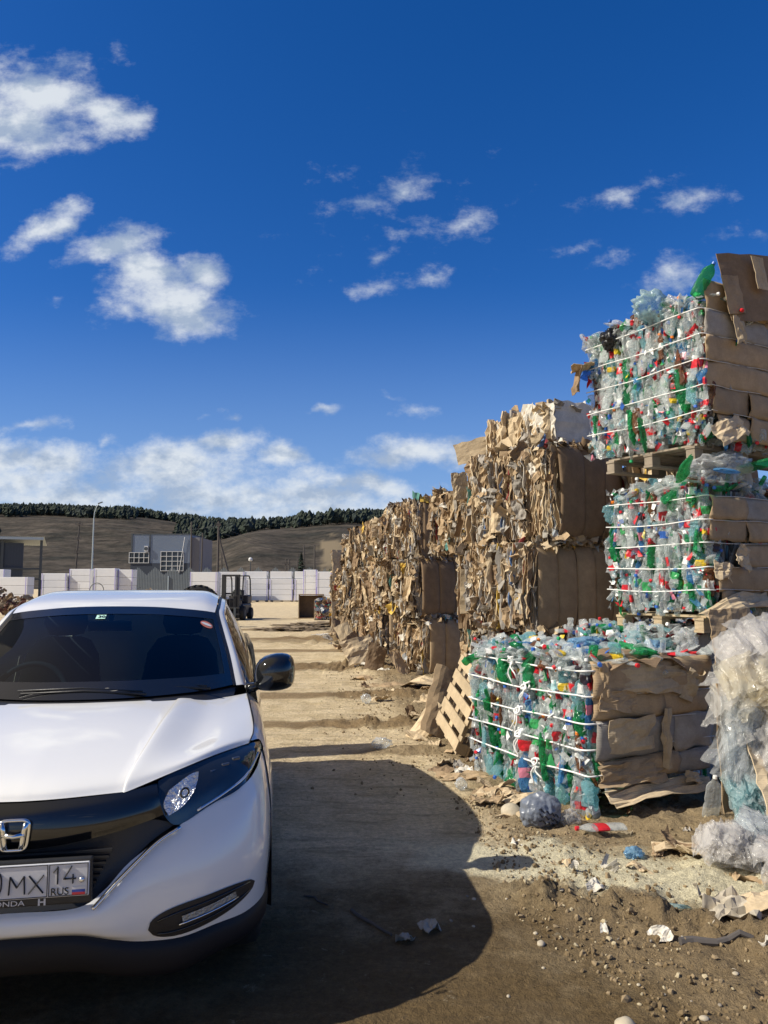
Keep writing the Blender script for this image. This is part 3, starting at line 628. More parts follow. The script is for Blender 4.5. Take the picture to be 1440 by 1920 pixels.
# forklift with its driver
def forklift():
    Y=36; g=empty('forklift_truck',(at(433,Y),Y,0),R(-4),'black forklift truck with raised mast driving towards the car','forklift')
    dk=simple('forklift_black',(.02,.02,.022),.5); M['fork_dk']=dk
    b=MB(); b.box(-.5,.5,.5,2.2,.28,.75); b.box(-.48,.48,1.5,2.3,.75,1.15); b.box(-.42,.42,.3,.6,.5,1.0); bevel(b.build('body',simple('forklift_body',(.05,.045,.045),.5),g),.06,3)
    m=MB()
    for s in (-.36,.36): m.box(s-.06,s+.06,.05,.22,.1,2.12); m.box(s*.72-.04,s*.72+.04,.0,.12,.1,2.05)
    m.box(-.42,.42,.08,.2,2.05,2.13); m.box(-.38,.38,.08,.2,1.2,1.28); m.box(-.38,.38,.06,.2,.3,.4); m.build('mast',dk,g)
    c=MB(); c.box(-.46,.46,-.06,.0,.25,.33); c.box(-.46,.46,-.06,.0,.55,.63)
    for s in (-.4,-.2,0,.2,.4): c.box(s-.015,s+.015,-.05,-.02,.6,1.15)
    c.box(-.42,.42,-.05,-.02,1.12,1.16); c.build('load_carriage',dk,g)
    for s in (-.25,.25):
        f=MB(); f.box(s-.05,s+.05,-.07,-.0,.12,.6); f.box(s-.05,s+.05,-1.0,-.0,.10,.14); f.build('fork',M['steel'],g)
    gd=MB()
    for s in (-.46,.46): gd.tube([(s,.45,.9),(s,.62,2.0),(s,.75,2.08),(s,1.75,2.08),(s,1.95,1.9),(s,2.05,1.1)],.035,6)
    for k in range(7): gd.box(-.46,.46,.78+k*.15,.81+k*.15,2.06,2.1)
    gd.build('overhead_guard',dk,g)
    for s in (-.5,.5):
        for y,r in ((.45,.33),(1.85,.28)):
            w=MB(); w.tube([(s-.12,y,r),(s-.10,y,r),(s+.10,y,r),(s+.12,y,r)],[r*.85,r,r,r*.85],18); w.cyl((s-.125,y,r),(s+.125,y,r),r*.5,r*.5,12,1); w.build('wheel',[M['rubber'],M['steel']],g)
    st=MB(); st.box(-.25,.25,1.15,1.6,.75,.9); st.box(-.25,.25,1.55,1.66,.9,1.4); bevel(st.build('seat',M['seat'],g),.03)
    sw=MB(); a=np.linspace(0,2*math.pi,17); sw.tube(np.stack([.17*np.cos(a),.80+.08*np.sin(a),1.18+.15*np.sin(a)],1),.015,5,caps=False); sw.cyl((0,.62,.85),(0,.8,1.18),.025,.025,6); sw.build('steering_wheel',dk,g)
    # driver
    sk=simple('skin',(.36,.22,.15),.6); cl=simple('work_jacket',(.035,.04,.035),.85); hat=simple('dark_cap',(.015,.015,.018),.8)
    me=bpy.data.meshes.new('person'); J=[((0,1.35,.93),.15),((0,1.36,1.12),.15),((0,1.36,1.30),.17),((0,1.35,1.43),.07),((0,1.33,1.50),.055),((0,1.31,1.60),.085),((0,1.31,1.69),.075),
       ((.17,1.36,1.36),.075),((.24,1.20,1.12),.055),((.15,.95,1.16),.042),((.12,.87,1.19),.04),((-.17,1.36,1.36),.075),((-.24,1.20,1.12),.055),((-.15,.95,1.16),.042),((-.12,.87,1.19),.04),
       ((.11,1.25,.92),.095),((.16,.88,.93),.075),((.16,.80,.60),.055),((.16,.70,.54),.045),((-.11,1.25,.92),.095),((-.16,.88,.93),.075),((-.16,.80,.60),.055),((-.16,.70,.54),.045)]
    E=[(0,1),(1,2),(2,3),(3,4),(4,5),(5,6),(2,7),(7,8),(8,9),(9,10),(2,11),(11,12),(12,13),(13,14),(0,15),(15,16),(16,17),(17,18),(0,19),(19,20),(20,21),(21,22)]
    me.from_pydata([j[0] for j in J],E,[]); o=bpy.data.objects.new('person',me); COL.objects.link(o); me.materials.append(cl); me.materials.append(sk)
    md=o.modifiers.new('skin','SKIN'); me.skin_vertices  # radii below
    for i,j in enumerate(J): me.skin_vertices[0].data[i].radius=(j[1],j[1]*.85)
    me.skin_vertices[0].data[0].use_root=True
    o.modifiers.new('sub','SUBSURF').levels=1; o.modifiers['sub'].render_levels=2
    o.location=g.location; o.rotation_euler=g.rotation_euler
    tag(o,'forklift driver in dark jacket and cap sitting at the wheel','person')
    # head skin and hands: face with cap, as clothing and hair children
    hd=MB(); G=[]
    for i in range(9):
        t=math.pi*i/8; G.append([(.092*math.sin(t)*math.cos(a)*(.95),1.30+.105*math.sin(t)*math.sin(a),1.615+.125*math.cos(t)) for a in np.linspace(0,2*math.pi,13)])
    hd.grid(G); hd.obox((0,1.19,1.60),(.025,.035,.04),np.eye(3)); hd.build('face',sk,o,smooth=True)
    cp=MB(); G=[]
    for i in range(5):
        t=math.pi*.5*i/4; G.append([(.10*math.sin(t)*math.cos(a),1.30+.112*math.sin(t)*math.sin(a),1.655+.095*math.cos(t)) for a in np.linspace(0,2*math.pi,13)])
    cp.grid(G); cp.box(-.07,.07,1.11,1.22,1.65,1.665); cp.build('cap',hat,o)
forklift()
# ---------------------------------------------------------------- white crossover car (x to the right seen from its front, y backwards, z up)
def glassy(name,tint,gloss=.04,clear=.35):
    m,nt,N,L,b=nodes(name); out=N['Material Output']
    gl=N.new('ShaderNodeBsdfGlossy'); gl.inputs['Roughness'].default_value=gloss
    tr=N.new('ShaderNodeBsdfTransparent'); tr.inputs[0].default_value=(*[clear*k for k in tint],1)
    fr=N.new('ShaderNodeFresnel'); fr.inputs[0].default_value=1.5
    mx=N.new('ShaderNodeMixShader'); L.new(fr.outputs[0],mx.inputs[0]); L.new(tr.outputs[0],mx.inputs[1]); L.new(gl.outputs[0],mx.inputs[2])
    L.new(mx.outputs[0],out.inputs[0]); return m
M['windscreen']=glassy('windscreen_glass',(.60,.85,1.0),.01,.56)
M['privacy']=glassy('privacy_glass',(.7,.85,1.0),.02,.12)
M['lens']=glassy('lamp_lens',(.9,.95,1),.03,.8)
def mir(P):
    """half columns x>=0 -> full width columns"""
    P=np.asarray(P,float); L=P[:,::-1].copy(); L[...,0]*=-1
    return np.concatenate([L[:,:-1] if abs(P[0,0,0])<1e-6 else L,P],1)
def flipx(G):
    G=np.array(G,float); G[...,0]*=-1; return G
car=empty('parked_car',(-1.27,2.72,0),R(10.2),'white compact crossover car with black grille parked facing the camera','car')
def panel(name,G,mat,parent=car,flip=False,smooth=True,thick=0):
    thick=0
    mb=MB(); mb.grid(G,flip=flip); o=mb.build(name,mat,parent,smooth)
    if thick:
        s=o.modifiers.new('thick','SOLIDIFY'); s.thickness=thick; s.offset=-1
    return o
def both(name,P,mat,nu=4,nv=4,parent=car,thick=0):
    G=loft(P,nu,nv); a=panel(name,G,mat,parent,thick=thick); b=panel(name,flipx(G),mat,parent,flip=True,thick=thick); return a,b
# hood
H=[[(0,.082,.878),(.13,.092,.879),(.335,.132,.882),(.362,.140,.885),(.52,.255,.924),(.66,.405,.947),(.795,.590,.952)],
   [(0,.112,.908),(.13,.122,.909),(.340,.172,.916),(.370,.184,.922),(.53,.295,.946),(.67,.445,.968),(.805,.635,.966)],
   [(0,.21,.946),(.14,.22,.945),(.352,.258,.946),(.384,.270,.955),(.54,.38,.958),(.675,.51,.976),(.812,.70,.976)],
   [(0,.42,.993),(.16,.43,.991),(.375,.458,.988),(.410,.470,.997),(.555,.55,.974),(.69,.65,.988),(.815,.82,.990)],
   [(0,.72,1.046),(.18,.73,1.044),(.405,.758,1.037),(.442,.770,1.044),(.575,.84,1.016),(.695,.93,1.016),(.805,1.04,1.018)],
   [(0,1.0,1.083),(.22,1.02,1.083),(.44,1.10,1.077),(.476,1.11,1.080),(.59,1.19,1.060),(.69,1.29,1.056),(.785,1.40,1.056)]]
def crease(P,nu,nv,j):
    """loft with a sharp ridge at half-column j"""
    P=np.asarray(P,float); a=loft(P[:,:j+1],nu,nv); b=loft(P[:,j:],nu,nv)
    return np.concatenate([a[:,:-1],b],1)
half=crease(H,6,6,2); Lh=half[:,::-1].copy(); Lh[...,0]*=-1
hood=panel('hood',np.concatenate([Lh[:,:-1],half],1),M['car_white'],thick=.012)
# soften the ridge a little: a few passes over the crease columns
me=hood.data
# bumper
B=[[(0,.010,.528),(0,-.008,.507),(0,-.014,.480),(0,-.008,.458),(0,.020,.440)],
   [(.21,.014,.528),(.21,-.002,.507),(.21,-.006,.478),(.21,.002,.452),(.21,.030,.432)],
   [(.298,.040,.572),(.31,.016,.525),(.318,.012,.470),(.325,.024,.425),(.33,.055,.398)],
   [(.38,.082,.652),(.40,.055,.580),(.415,.048,.490),(.425,.060,.415),(.43,.085,.372)],
   [(.530,.165,.736),(.545,.118,.645),(.555,.098,.530),(.560,.105,.420),(.56,.125,.360)],
   [(.650,.258,.786),(.672,.200,.690),(.685,.170,.560),(.685,.176,.435),(.68,.195,.368)],
   [(.775,.384,.826),(.785,.318,.730),(.800,.282,.585),(.800,.285,.460),(.79,.300,.362)],
   [(.828,.505,.862),(.852,.455,.770),(.868,.415,.610),(.868,.415,.490),(.86,.425,.372)],
   [(.854,.658,.903),(.874,.635,.820),(.892,.595,.680),(.892,.565,.520),(.882,.555,.395)]]
Bp=np.swapaxes(np.array(B),0,1)
Gb=loft(Bp,5,5); Gfull=np.concatenate([flipx(Gb)[:,::-1][:,:-1],Gb],1)
bumper=panel('bumper',Gfull,M['car_white'],thick=.012)
# front fenders
F=[[(.8035,.617,.957),(.8185,.79,.9875),(.8205,.92,1.0),(.8115,1.06,1.0195),(.8045,1.22,1.037),(.790,1.43,1.056)],
   [(.8505,.699,.9385),(.857,.79,.953),(.859,.91,.962),(.856,1.08,.980),(.849,1.24,.995),(.840,1.44,1.005)],
   [(.877,.645,.830),(.883,.745,.860),(.884,.90,.880),(.880,1.10,.900),(.872,1.27,.910),(.866,1.45,.920)],
   [(.894,.600,.680),(.902,.710,.740),(.906,.90,.780),(.902,1.12,.750),(.893,1.27,.720),(.886,1.45,.650)],
   [(.894,.570,.500),(.906,.70,.640),(.912,.90,.705),(.906,1.12,.635),(.890,1.275,.45),(.855,1.45,.240)]]
both('fender',F,M['car_white'])
# wheel arch lips, black
for s in (-1,1):
    for tc_ in (.92,3.53):
        G=[]
        for k in range(25):
            a=R(-8)+R(196)*k/24; r0,r1=.345,.385
            G.append([(s*.880,tc_-r0*math.cos(a),.325+r0*math.sin(a)),(s*.902,tc_-(r0+.02)*math.cos(a),.325+(r0+.02)*math.sin(a)),(s*.900,tc_-r1*math.cos(a),.325+r1*math.sin(a))])
        panel('arch_trim',G,M['black_plastic'],flip=(s<0),thick=.02)
# headlamps
Lp=[[(.455,.205,.898),(.522,.262,.922),(.662,.412,.943),(.797,.598,.948),(.846,.688,.940)],
    [(.460,.178,.866),(.530,.222,.878),(.666,.350,.905),(.806,.542,.924),(.849,.680,.931)],
    [(.466,.158,.832),(.534,.186,.812),(.668,.296,.852),(.802,.462,.872),(.851,.668,.918)],
    [(.474,.150,.800),(.534,.166,.745),(.655,.256,.790),(.776,.382,.828),(.852,.655,.905)]]
dark_lens=simple('smoked_lamp',(.020,.024,.030),.06,coat=1.0)
for s in (1,-1):
    G=loft(Lp,5,6); G=flipx(G) if s<0 else G
    lamp=panel('headlight',G,dark_lens,flip=(s<0),thick=.02)
    # bright reflector of the inner low beam, with its projector ring, just under the lens skin
    Q=np.array([[(.497,.183,.868),(.566,.240,.908),(.600,.268,.914)],[(.480,.163,.822),(.556,.206,.860),(.598,.258,.885)],[(.502,.143,.786),(.552,.172,.812),(.588,.212,.852)]])
    G=loft(Q,4,4); n=np.array([.35,-1,.25]); n/=np.linalg.norm(n); G=G+n*.004
    G=flipx(G) if s<0 else G
    rf=panel('reflector',G,simple('reflector_facets',(.72,.74,.78),.2,metal=.75,bump=.8,bscale=70),lamp,flip=(s<0),thick=.004)
    pr=MB(); a=np.linspace(0,2*math.pi,15); c=np.array([.553,.178,.858]); ax=np.array([.83,.55,0]); 
    pr.tube(c+.017*np.cos(a)[:,None]*ax+.017*np.sin(a)[:,None]*np.array([0,0,1.])+n*.014,.004,5,caps=False); V=flipx(pr.v[0]) if s<0 else pr.v[0]; pr.v=[V]
    pr.build('projector_ring',M['black_gloss'],lamp)
    dr=MB(); P=cr([(.60,.222,.778),(.70,.312,.816),(.785,.425,.855),(.838,.60,.908)],6)+n*.004; P=flipx(P) if s<0 else P
    dr.tube(P,.006,5); dr.build('light_guide',M['lamp_silver'],lamp,smooth=True)
    for k,(x,t,z) in enumerate(((.655,.352,.885),(.70,.405,.897),(.742,.462,.908))):
        q=MB(); q.obox((s*x,t-.012,z),(.040,.012,.034),rotm('Z',s*.8)); bevel(q.build('led_cell',simple('led_cell',(.12,.13,.15),.15,metal=.6) if 'led' not in M else M['led'],lamp),.004)
# grille: glossy upper panel, recessed lower mesh
U=[[(0,.078,.874),(.13,.088,.875),(.30,.120,.880),(.40,.160,.887),(.452,.203,.894)],
   [(0,.040,.840),(.13,.050,.842),(.30,.086,.850),(.41,.128,.862),(.462,.155,.865)],
   [(0,.026,.775),(.13,.034,.778),(.30,.066,.795),(.42,.112,.815),(.472,.146,.828)],
   [(0,.040,.726),(.13,.046,.730),(.30,.074,.752),(.43,.118,.778),(.485,.152,.790)]]
G=loft(mir(U),5,5); grille=panel('grille_panel',G,M['black_gloss'],thick=.02)
Lw=[[(0,.060,.725),(.13,.066,.729),(.30,.094,.751),(.43,.136,.777),(.528,.176,.748)],
    [(0,.066,.66),(.13,.07,.66),(.28,.09,.68),(.38,.11,.70),(.44,.125,.70)],
    [(0,.060,.59),(.13,.062,.59),(.24,.07,.60),(.30,.08,.61),(.345,.078,.615)],
    [(0,.030,.520),(.13,.032,.520),(.22,.036,.522),(.27,.045,.535),(.29,.052,.56)]]
lg=panel('lower_grille',loft(mir(Lw),4,4),M['black_plastic'])
sl=MB()
for k in range(9):
    z=.535+k*.021; w=.24+.010*k
    sl.box(-w,w,.042,.060,z,z+.007)
sl.build('grille_slats',M['black_plastic'],lg)
for s in (1,-1):
    P=cr([(.545,.150,.742),(.47,.110,.706),(.405,.070,.655),(.345,.038,.602),(.300,.016,.558),(.268,-.002,.528)],6); P[:,0]*=s
    q=MB(); q.tube(P,.011,8,flat=.6); q.build('chrome_strip',M['chrome'],car,smooth=True)
# emblem: framed letter H
em=MB()
def framepath(w0,w1,h,n=40,p=5):
    out=[]
    for k in range(n+1):
        a=2*math.pi*k/n; c,s_=math.cos(a),math.sin(a)
        x=math.copysign(abs(c)**(2/p),c); z=math.copysign(abs(s_)**(2/p),s_)
        out.append(((w0+(w1-w0)*(z+1)/2)*x,0,h*z))
    return np.array(out)
em.tube(framepath(.042,.052,.050)+np.array([0,.012,.783]),.006,8,caps=False)
for s in (-1,1):
    em.tube(np.array([(s*.041,.010,.826),(s*.034,.008,.802),(s*.029,.008,.765),(s*.026,.010,.739)]),[.010,.009,.009,.010],8)
em.tube(np.array([(-.036,.008,.786),(0,.006,.780),(.036,.008,.786)]),[.010,.008,.010],8)
em.build('emblem',M['chrome'],car,smooth=True)
# number plate with its holder
pl=empty('number_plate',(0,-.035,.642)); pl.parent=car
q=MB(); q.box(-.268,.268,.012,.030,-.085,.068); bevel(q.build('plate_holder',M['black_plastic'],pl),.006)
q=MB(); q.box(-.260,.260,.002,.0105,-.056,.056); bevel(q.build('plate_sheet',M['plate_white'],pl),.003)
def text(body,size,x,z,mat,parent,y=-.001,sx=1.0,ext=.0008,align='LEFT'):
    c=bpy.data.curves.new('lettering','FONT'); c.body=body; c.size=size; c.extrude=ext; c.align_x=align; c.materials.append(mat)
    t_=bpy.data.objects.new('tmp',c); COL.objects.link(t_); dg=bpy.context.evaluated_depsgraph_get(); me_=bpy.data.meshes.new_from_object(t_.evaluated_get(dg)); me_.materials.clear(); me_.materials.append(mat); bpy.data.objects.remove(t_); o=bpy.data.objects.new('lettering',me_); COL.objects.link(o); o.parent=parent; o.location=(x,y,z); o.rotation_euler=(R(90),0,0); o.scale=(sx,1,1); return o
def glyph(ch,x,z,h,w,parent,r=.0066):
    G={'0':[[(.5+.5*math.copysign(abs(math.cos(a))**.75,math.cos(a)),.5+.5*math.copysign(abs(math.sin(a))**.75,math.sin(a))) for a in np.linspace(0,2*math.pi,25)]],
       'M':[[(0,0),(.06,1),(.5,.38),(.94,1),(1,0)]],'X':[[(0,0),(1,1)],[(0,1),(1,0)]],'1':[[(.1,.68),(.62,1),(.62,0)]],'4':[[(.62,1),(0,.27),(1,.27)],[(.74,.52),(.74,0)]]}
    q=MB()
    for st_ in G[ch]:
        for p0,p1 in zip(st_[:-1],st_[1:]):
            q.tube([(x+w*p0[0],.0012,z+h*p0[1]),(x+w*p1[0],.0012,z+h*p1[1])],r,8,flat=.35)
    return q.build('lettering',M['ink'],parent)
glyph('0',-.062,-.038,.076,.042,pl); glyph('M',.004,-.038,.058,.050,pl); glyph('X',.067,-.038,.058,.046,pl); glyph('1',.142,-.012,.056,.026,pl); glyph('4',.178,-.012,.056,.040,pl)
text('RUS',.034,.136,-.048,M['ink'],pl,sx=1.0)
bd=MB()
for (x0,x1) in ((-.256,.126),(.130,.256)):
    for (a,b,c,d) in ((x0,x1,.0505,.0525),(x0,x1,-.0525,-.0505),(x0,x0+.002,-.0505,.0505),(x1-.002,x1,-.0505,.0505)): bd.box(a,b,.0,.0022,c,d)
bd.build('plate_border',M['ink'],pl)
fl=MB(); fl.box(.206,.248,0,.0025,-.033,-.024,0); fl.box(.206,.248,0,.0025,-.042,-.033,1); fl.box(.206,.248,0,.0025,-.051,-.042,2)
fl.build('flag',[M['plate_white'],simple('flag_blue',(.03,.07,.35),.5),simple('flag_red',(.45,.03,.04),.5)],pl)
bt=MB(); bt.tube([(.236,.002,-.002),(.236,-.004,-.002),(.236,-.007,-.002)],[.010,.009,.004],12); bt.build('plate_screw',M['lamp_silver'],pl,smooth=True)
text('HONDA',.024,-.068,-.0785,M['plate_white'],pl,y=.0105,sx=1.35)
hb=MB()
for s in (-1,1): hb.box(.108+s*.009-.003,.108+s*.009+.003,.0095,.012,-.082,-.060)
hb.box(.100,.116,.0095,.0118,-.073,-.069); hb.build('holder_mark',M['plate_white'],pl)
# lower black skirt
Kp=[]
bl=np.array([r[-1] for r in B])
for dx,dt,dz in ((-.002,.004,.004),(.004,-.010,-.03),(.006,-.005,-.09),(0,.03,-.135),(-.02,.12,-.165)):
    rr=bl.copy(); rr[:,0]=np.where(rr[:,0]>0,rr[:,0]+dx,0); rr[:,1]+=dt; rr[:,2]+=dz*(1-.25*sstep(.5,.9,bl[:,0])); Kp.append(rr)
G=loft(Kp,3,5); panel('lower_skirt',np.concatenate([flipx(G)[:,::-1][:,:-1],G],1),simple('skirt_black',(.006,.007,.011),.55,spec=.3),thick=.02)
# fog lamp recess draped on the bumper
bv=[Vector(v) for v in Gb.reshape(-1,3)]; a_,b_=Gb.shape[:2]
bvh=BVHTree.FromPolygons(bv,[(i*b_+j,i*b_+j+1,(i+1)*b_+j+1,(i+1)*b_+j) for i in range(a_-1) for j in range(b_-1)])
def drape(x,z,off):
    h=bvh.ray_cast(Vector((x,-1,z)),Vector((0,1,0)))
    if h[0] is None: h=bvh.find_nearest(Vector((x,.3,z)))
    n=h[1]; n=n if n.y<0 else -n
    return np.array(h[0]+n*off)
cen=np.linspace(0,1,35)
def fogspine(t): return np.array([.448+.375*t, .418+.030*t+.022*t*t])
def foghalf(t): 
    e=min(1,math.sqrt(max(0,1-abs(2*t-1)**2.6)))
    return .001+(.062-.018*t)*e
for s in (1,-1):
    G=[]
    for t in cen:
        c=fogspine(t); hh=foghalf(t); G.append([drape(c[0]-.2*q*hh,c[1]+q*hh,.0035-.0*abs(q)) for q in (-1,-.6,0,.6,1)])
    G=np.array(G); G=flipx(G) if s<0 else G
    fg=panel('fog_lamp',G,M['black_plastic'],flip=(s>0))
    bar=[]
    for t in np.linspace(.30,.80,9):
        c=fogspine(t); bar.append([drape(c[0]-.2*q*.010,c[1]+.006+q*.011,.009) for q in (-1,0,1)])
    G=np.array(bar); G=flipx(G) if s<0 else G
    panel('led_bar',G,simple('led_bar',(.35,.37,.38),.15,metal=.6,bump=.5,bscale=90),fg,flip=(s>0),thick=.004)
    P=np.array([drape(*(fogspine(t)+np.array([0,-.010])),.010) for t in np.linspace(.27,.82,10)]); P=flipx(P) if s<0 else P
    q=MB(); q.tube(P,.0035,5); q.build('led_trim',M['chrome'],fg,smooth=True)
    for zz in (-.024,.024):
        P=np.array([drape(*(fogspine(t)+np.array([0,zz*foghalf(t)/.04])),.006) for t in np.linspace(.08,.94,14)]); P=flipx(P) if s<0 else P
        q=MB(); q.tube(P,.003,5); q.build('recess_rib',M['black_gloss'],fg,smooth=True)
    # pale lip below the recess
# windscreen, roof, pillars
Wd=[[(0,1.035,1.092),(.24,1.060,1.093),(.48,1.165,1.096),(.62,1.290,1.098),(.712,1.420,1.100)],
    [(0,1.36,1.262),(.24,1.375,1.260),(.46,1.455,1.252),(.59,1.545,1.244),(.672,1.630,1.236)],
    [(0,1.66,1.405),(.24,1.670,1.401),(.44,1.730,1.386),(.555,1.790,1.372),(.628,1.835,1.360)],
    [(0,1.925,1.512),(.24,1.932,1.507),(.42,1.958,1.492),(.525,1.985,1.480),(.588,2.005,1.468)]]
windscreen=panel('windscreen',loft(mir(Wd),5,5),M['windscreen'])
Gw=loft(mir(Wd),5,5)
# black printed border of the screen, 2.5 mm proud of the glass
nrm=np.array([0,-.47,.88])
bb=MB()
bb.grid(Gw[0:3]+nrm*.0025); bb.grid(Gw[-3:]+nrm*.0025); bb.grid(Gw[:,0:3]+nrm*.003); bb.grid(Gw[:,-3:]+nrm*.003)
bb.build('screen_border',M['black_gloss'],windscreen,smooth=True)
Rf=[[(0,1.925,1.514),(.24,1.932,1.509),(.42,1.958,1.494),(.525,1.985,1.482),(.586,2.005,1.470)],
    [(0,2.10,1.556),(.24,2.105,1.553),(.42,2.12,1.544),(.52,2.14,1.534),(.592,2.16,1.512)],
    [(0,2.45,1.594),(.24,2.45,1.592),(.42,2.45,1.588),(.52,2.46,1.580),(.590,2.47,1.552)],
    [(0,2.80,1.606),(.24,2.80,1.605),(.42,2.80,1.602),(.51,2.80,1.594),(.585,2.80,1.562)],
    [(0,3.45,1.580),(.24,3.45,1.578),(.42,3.45,1.572),(.50,3.45,1.560),(.565,3.45,1.530)],
    [(0,4.00,1.520),(.24,4.00,1.518),(.40,3.99,1.508),(.48,3.97,1.495),(.54,3.94,1.470)]]
panel('roof',loft(mir(Rf),5,5),M['car_white'],thick=.012)
# dark channel and white rail beside roof and screen
railA=[(.714,1.418,1.103),(.675,1.63,1.238),(.631,1.836,1.361),(.592,2.008,1.468),(.598,2.16,1.508),(.596,2.47,1.547),(.591,2.80,1.557),(.571,3.45,1.525),(.546,3.94,1.466)]
railB=[(.730,1.425,1.098),(.692,1.645,1.236),(.648,1.855,1.358),(.612,2.03,1.462),(.614,2.17,1.497),(.612,2.47,1.534),(.607,2.80,1.545),(.587,3.45,1.513),(.562,3.94,1.455)]
railC=[(.786,1.480,1.085),(.735,1.70,1.226),(.688,1.91,1.345),(.650,2.08,1.440),(.646,2.20,1.470),(.645,2.47,1.502),(.640,2.80,1.512),(.620,3.45,1.480),(.60,3.94,1.42)]
both('roof_channel',[railA,railB],M['black_plastic'],3,4)
both('roof_pillar',[railB,[tuple((np.array(a)+np.array(b))/2+np.array([.008,-.004,.006])) for a,b in zip(railB,railC)],railC],M['car_white'],3,4)
# side glass and lower body
belt=[(.800,1.50,1.070),(.826,1.75,1.080),(.832,2.10,1.092),(.832,2.5,1.105),(.826,3.0,1.125),(.80,3.45,1.16),(.74,3.94,1.23)]
top=[(.790,1.49,1.082),(.722,1.76,1.254),(.655,2.10,1.440),(.645,2.5,1.500),(.638,3.0,1.500),(.622,3.45,1.475),(.60,3.94,1.40)]
both('side_window',[belt,[tuple((np.array(a)+np.array(b))/2+np.array([.012,0,0])) for a,b in zip(belt,top)],top],M['privacy'],4,4,thick=.004)
def side(name,t0,t1,n):
    ts=np.linspace(t0,t1,n); rows=[]
    for z,xo in ((1.0,.0),(.78,.042),(.52,.030),(.30,.0),(.22,-.03)):
        row=[]
        for t in ts:
            bx=np.interp(t,[1.45,1.8,2.5,3.0,3.45,3.94,4.25],[.838,.848,.850,.848,.836,.79,.70]); bz=np.interp(t,[1.45,2.1,3.0,3.94,4.25],[1.05,1.088,1.118,1.225,1.2])
            row.append((bx+xo+(.018*math.exp(-((t-3.5)/.35)**2) if .3<z<.9 else 0), t, bz if z==1.0 else z+(.02*(t-1.45) if z>.5 else 0)))
        rows.append(row)
    return both(name,rows,M['car_white'],4,3)
side('front_door',1.458,2.44,4); side('rear_door',2.448,3.16,4); side('rear_quarter',3.168,4.2,5)
for s in (1,-1):
    for t in (2.2,3.0):
        q=MB(); q.tube(np.array([(s*.85,t-.08,.90),(s*.868,t-.05,.905),(s*.868,t+.06,.91),(s*.85,t+.09,.91)]),.012,8); q.build('door_handle',M['car_white'],car,smooth=True)
# tail
Tl=[[(0,4.02,1.515),(.3,4.01,1.51),(.53,3.95,1.46)],[(0,4.26,1.18),(.4,4.24,1.18),(.70,4.14,1.18)],[(0,4.30,.85),(.5,4.29,.85),(.84,4.12,.85)],[(0,4.29,.50),(.5,4.28,.5),(.84,4.13,.5)],[(0,4.18,.28),(.5,4.17,.28),(.80,4.08,.28)]]
Gt=loft(mir(Tl),5,4); panel('tailgate',Gt,M['car_white'],flip=True)
rg=MB(); rg.grid(Gt[1:5,4:-4]+np.array([0,.006,0])); rg.build('rear_window',M['privacy'],car,smooth=True)
# underbody, dashboard, seats, wheel
q=MB(); q.box(-.80,.80,.75,4.05,.20,.42); q.box(-.72,.72,.42,.9,.42,.86); q.box(-.78,.78,1.3,4.0,.42,.70); q.box(-.5,.5,.20,.6,.35,.80); q.box(-.72,.72,.55,1.3,.42,.90); q.build('underbody',M['black_plastic'],car)
D=[[(0,1.02,1.06),(.4,1.10,1.06),(.72,1.38,1.06)],[(0,1.35,1.085),(.4,1.38,1.085),(.74,1.5,1.07)],[(0,1.62,1.06),(.4,1.62,1.07),(.78,1.66,1.05)],[(0,1.70,.85),(.4,1.70,.85),(.8,1.70,.8)]]
panel('dashboard',loft(mir(D),4,4),M['seat'])
for s in (-1,1):
    st=MB(); G=[]
    for z,w,t,d in ((.62,.22,2.15,.06),(.75,.25,2.20,.07),(1.0,.25,2.28,.07),(1.2,.22,2.35,.06),(1.29,.16,2.38,.05),(1.31,.10,2.385,.03)):
        G.append([(s*.37+w*math.copysign(abs(math.cos(a))**.6,math.cos(a)),t+d*math.sin(a),z) for a in np.linspace(0,2*math.pi,17)])
    st.grid(G); st.box(s*.37-.25,s*.37+.25,1.75,2.25,.52,.68)
    se=st.build('seat',M['seat'],car,smooth=True)
    hr=MB(); G=[]
    for z,w,d in ((1.325,.06,.03),(1.335,.11,.05),(1.40,.135,.06),(1.48,.125,.055),(1.51,.08,.035),(1.515,.01,.01)):
        G.append([(s*.37+w*math.cos(a),2.42+d*math.sin(a),z-.01) for a in np.linspace(0,2*math.pi,17)])
    hr.grid(G)
    for k in (-.05,.05): hr.cyl((s*.37+k,2.40,1.27),(s*.37+k,2.41,1.34),.008,.008,6,1)
    hr.build('headrest',[M['seat'],M['chrome']],se,smooth=True)
sw=MB(); a=np.linspace(0,2*math.pi,33); sw.tube(np.stack([-.37+.19*np.cos(a),1.62+.07*np.sin(a),1.03+.175*np.sin(a)],1),.016,8,caps=False); sw.cyl((-.37,1.75,.95),(-.37,1.62,1.03),.06,.07,12); sw.build('steering_wheel',M['seat'],car,smooth=True)
mi=MB(); mi.box(-.12,.12,1.80,1.83,1.375,1.435); mi.cyl((0,1.84,1.43),(0,1.87,1.47),.015,.015,8); bevel(mi.build('inner_mirror',M['black_gloss'],car),.012)
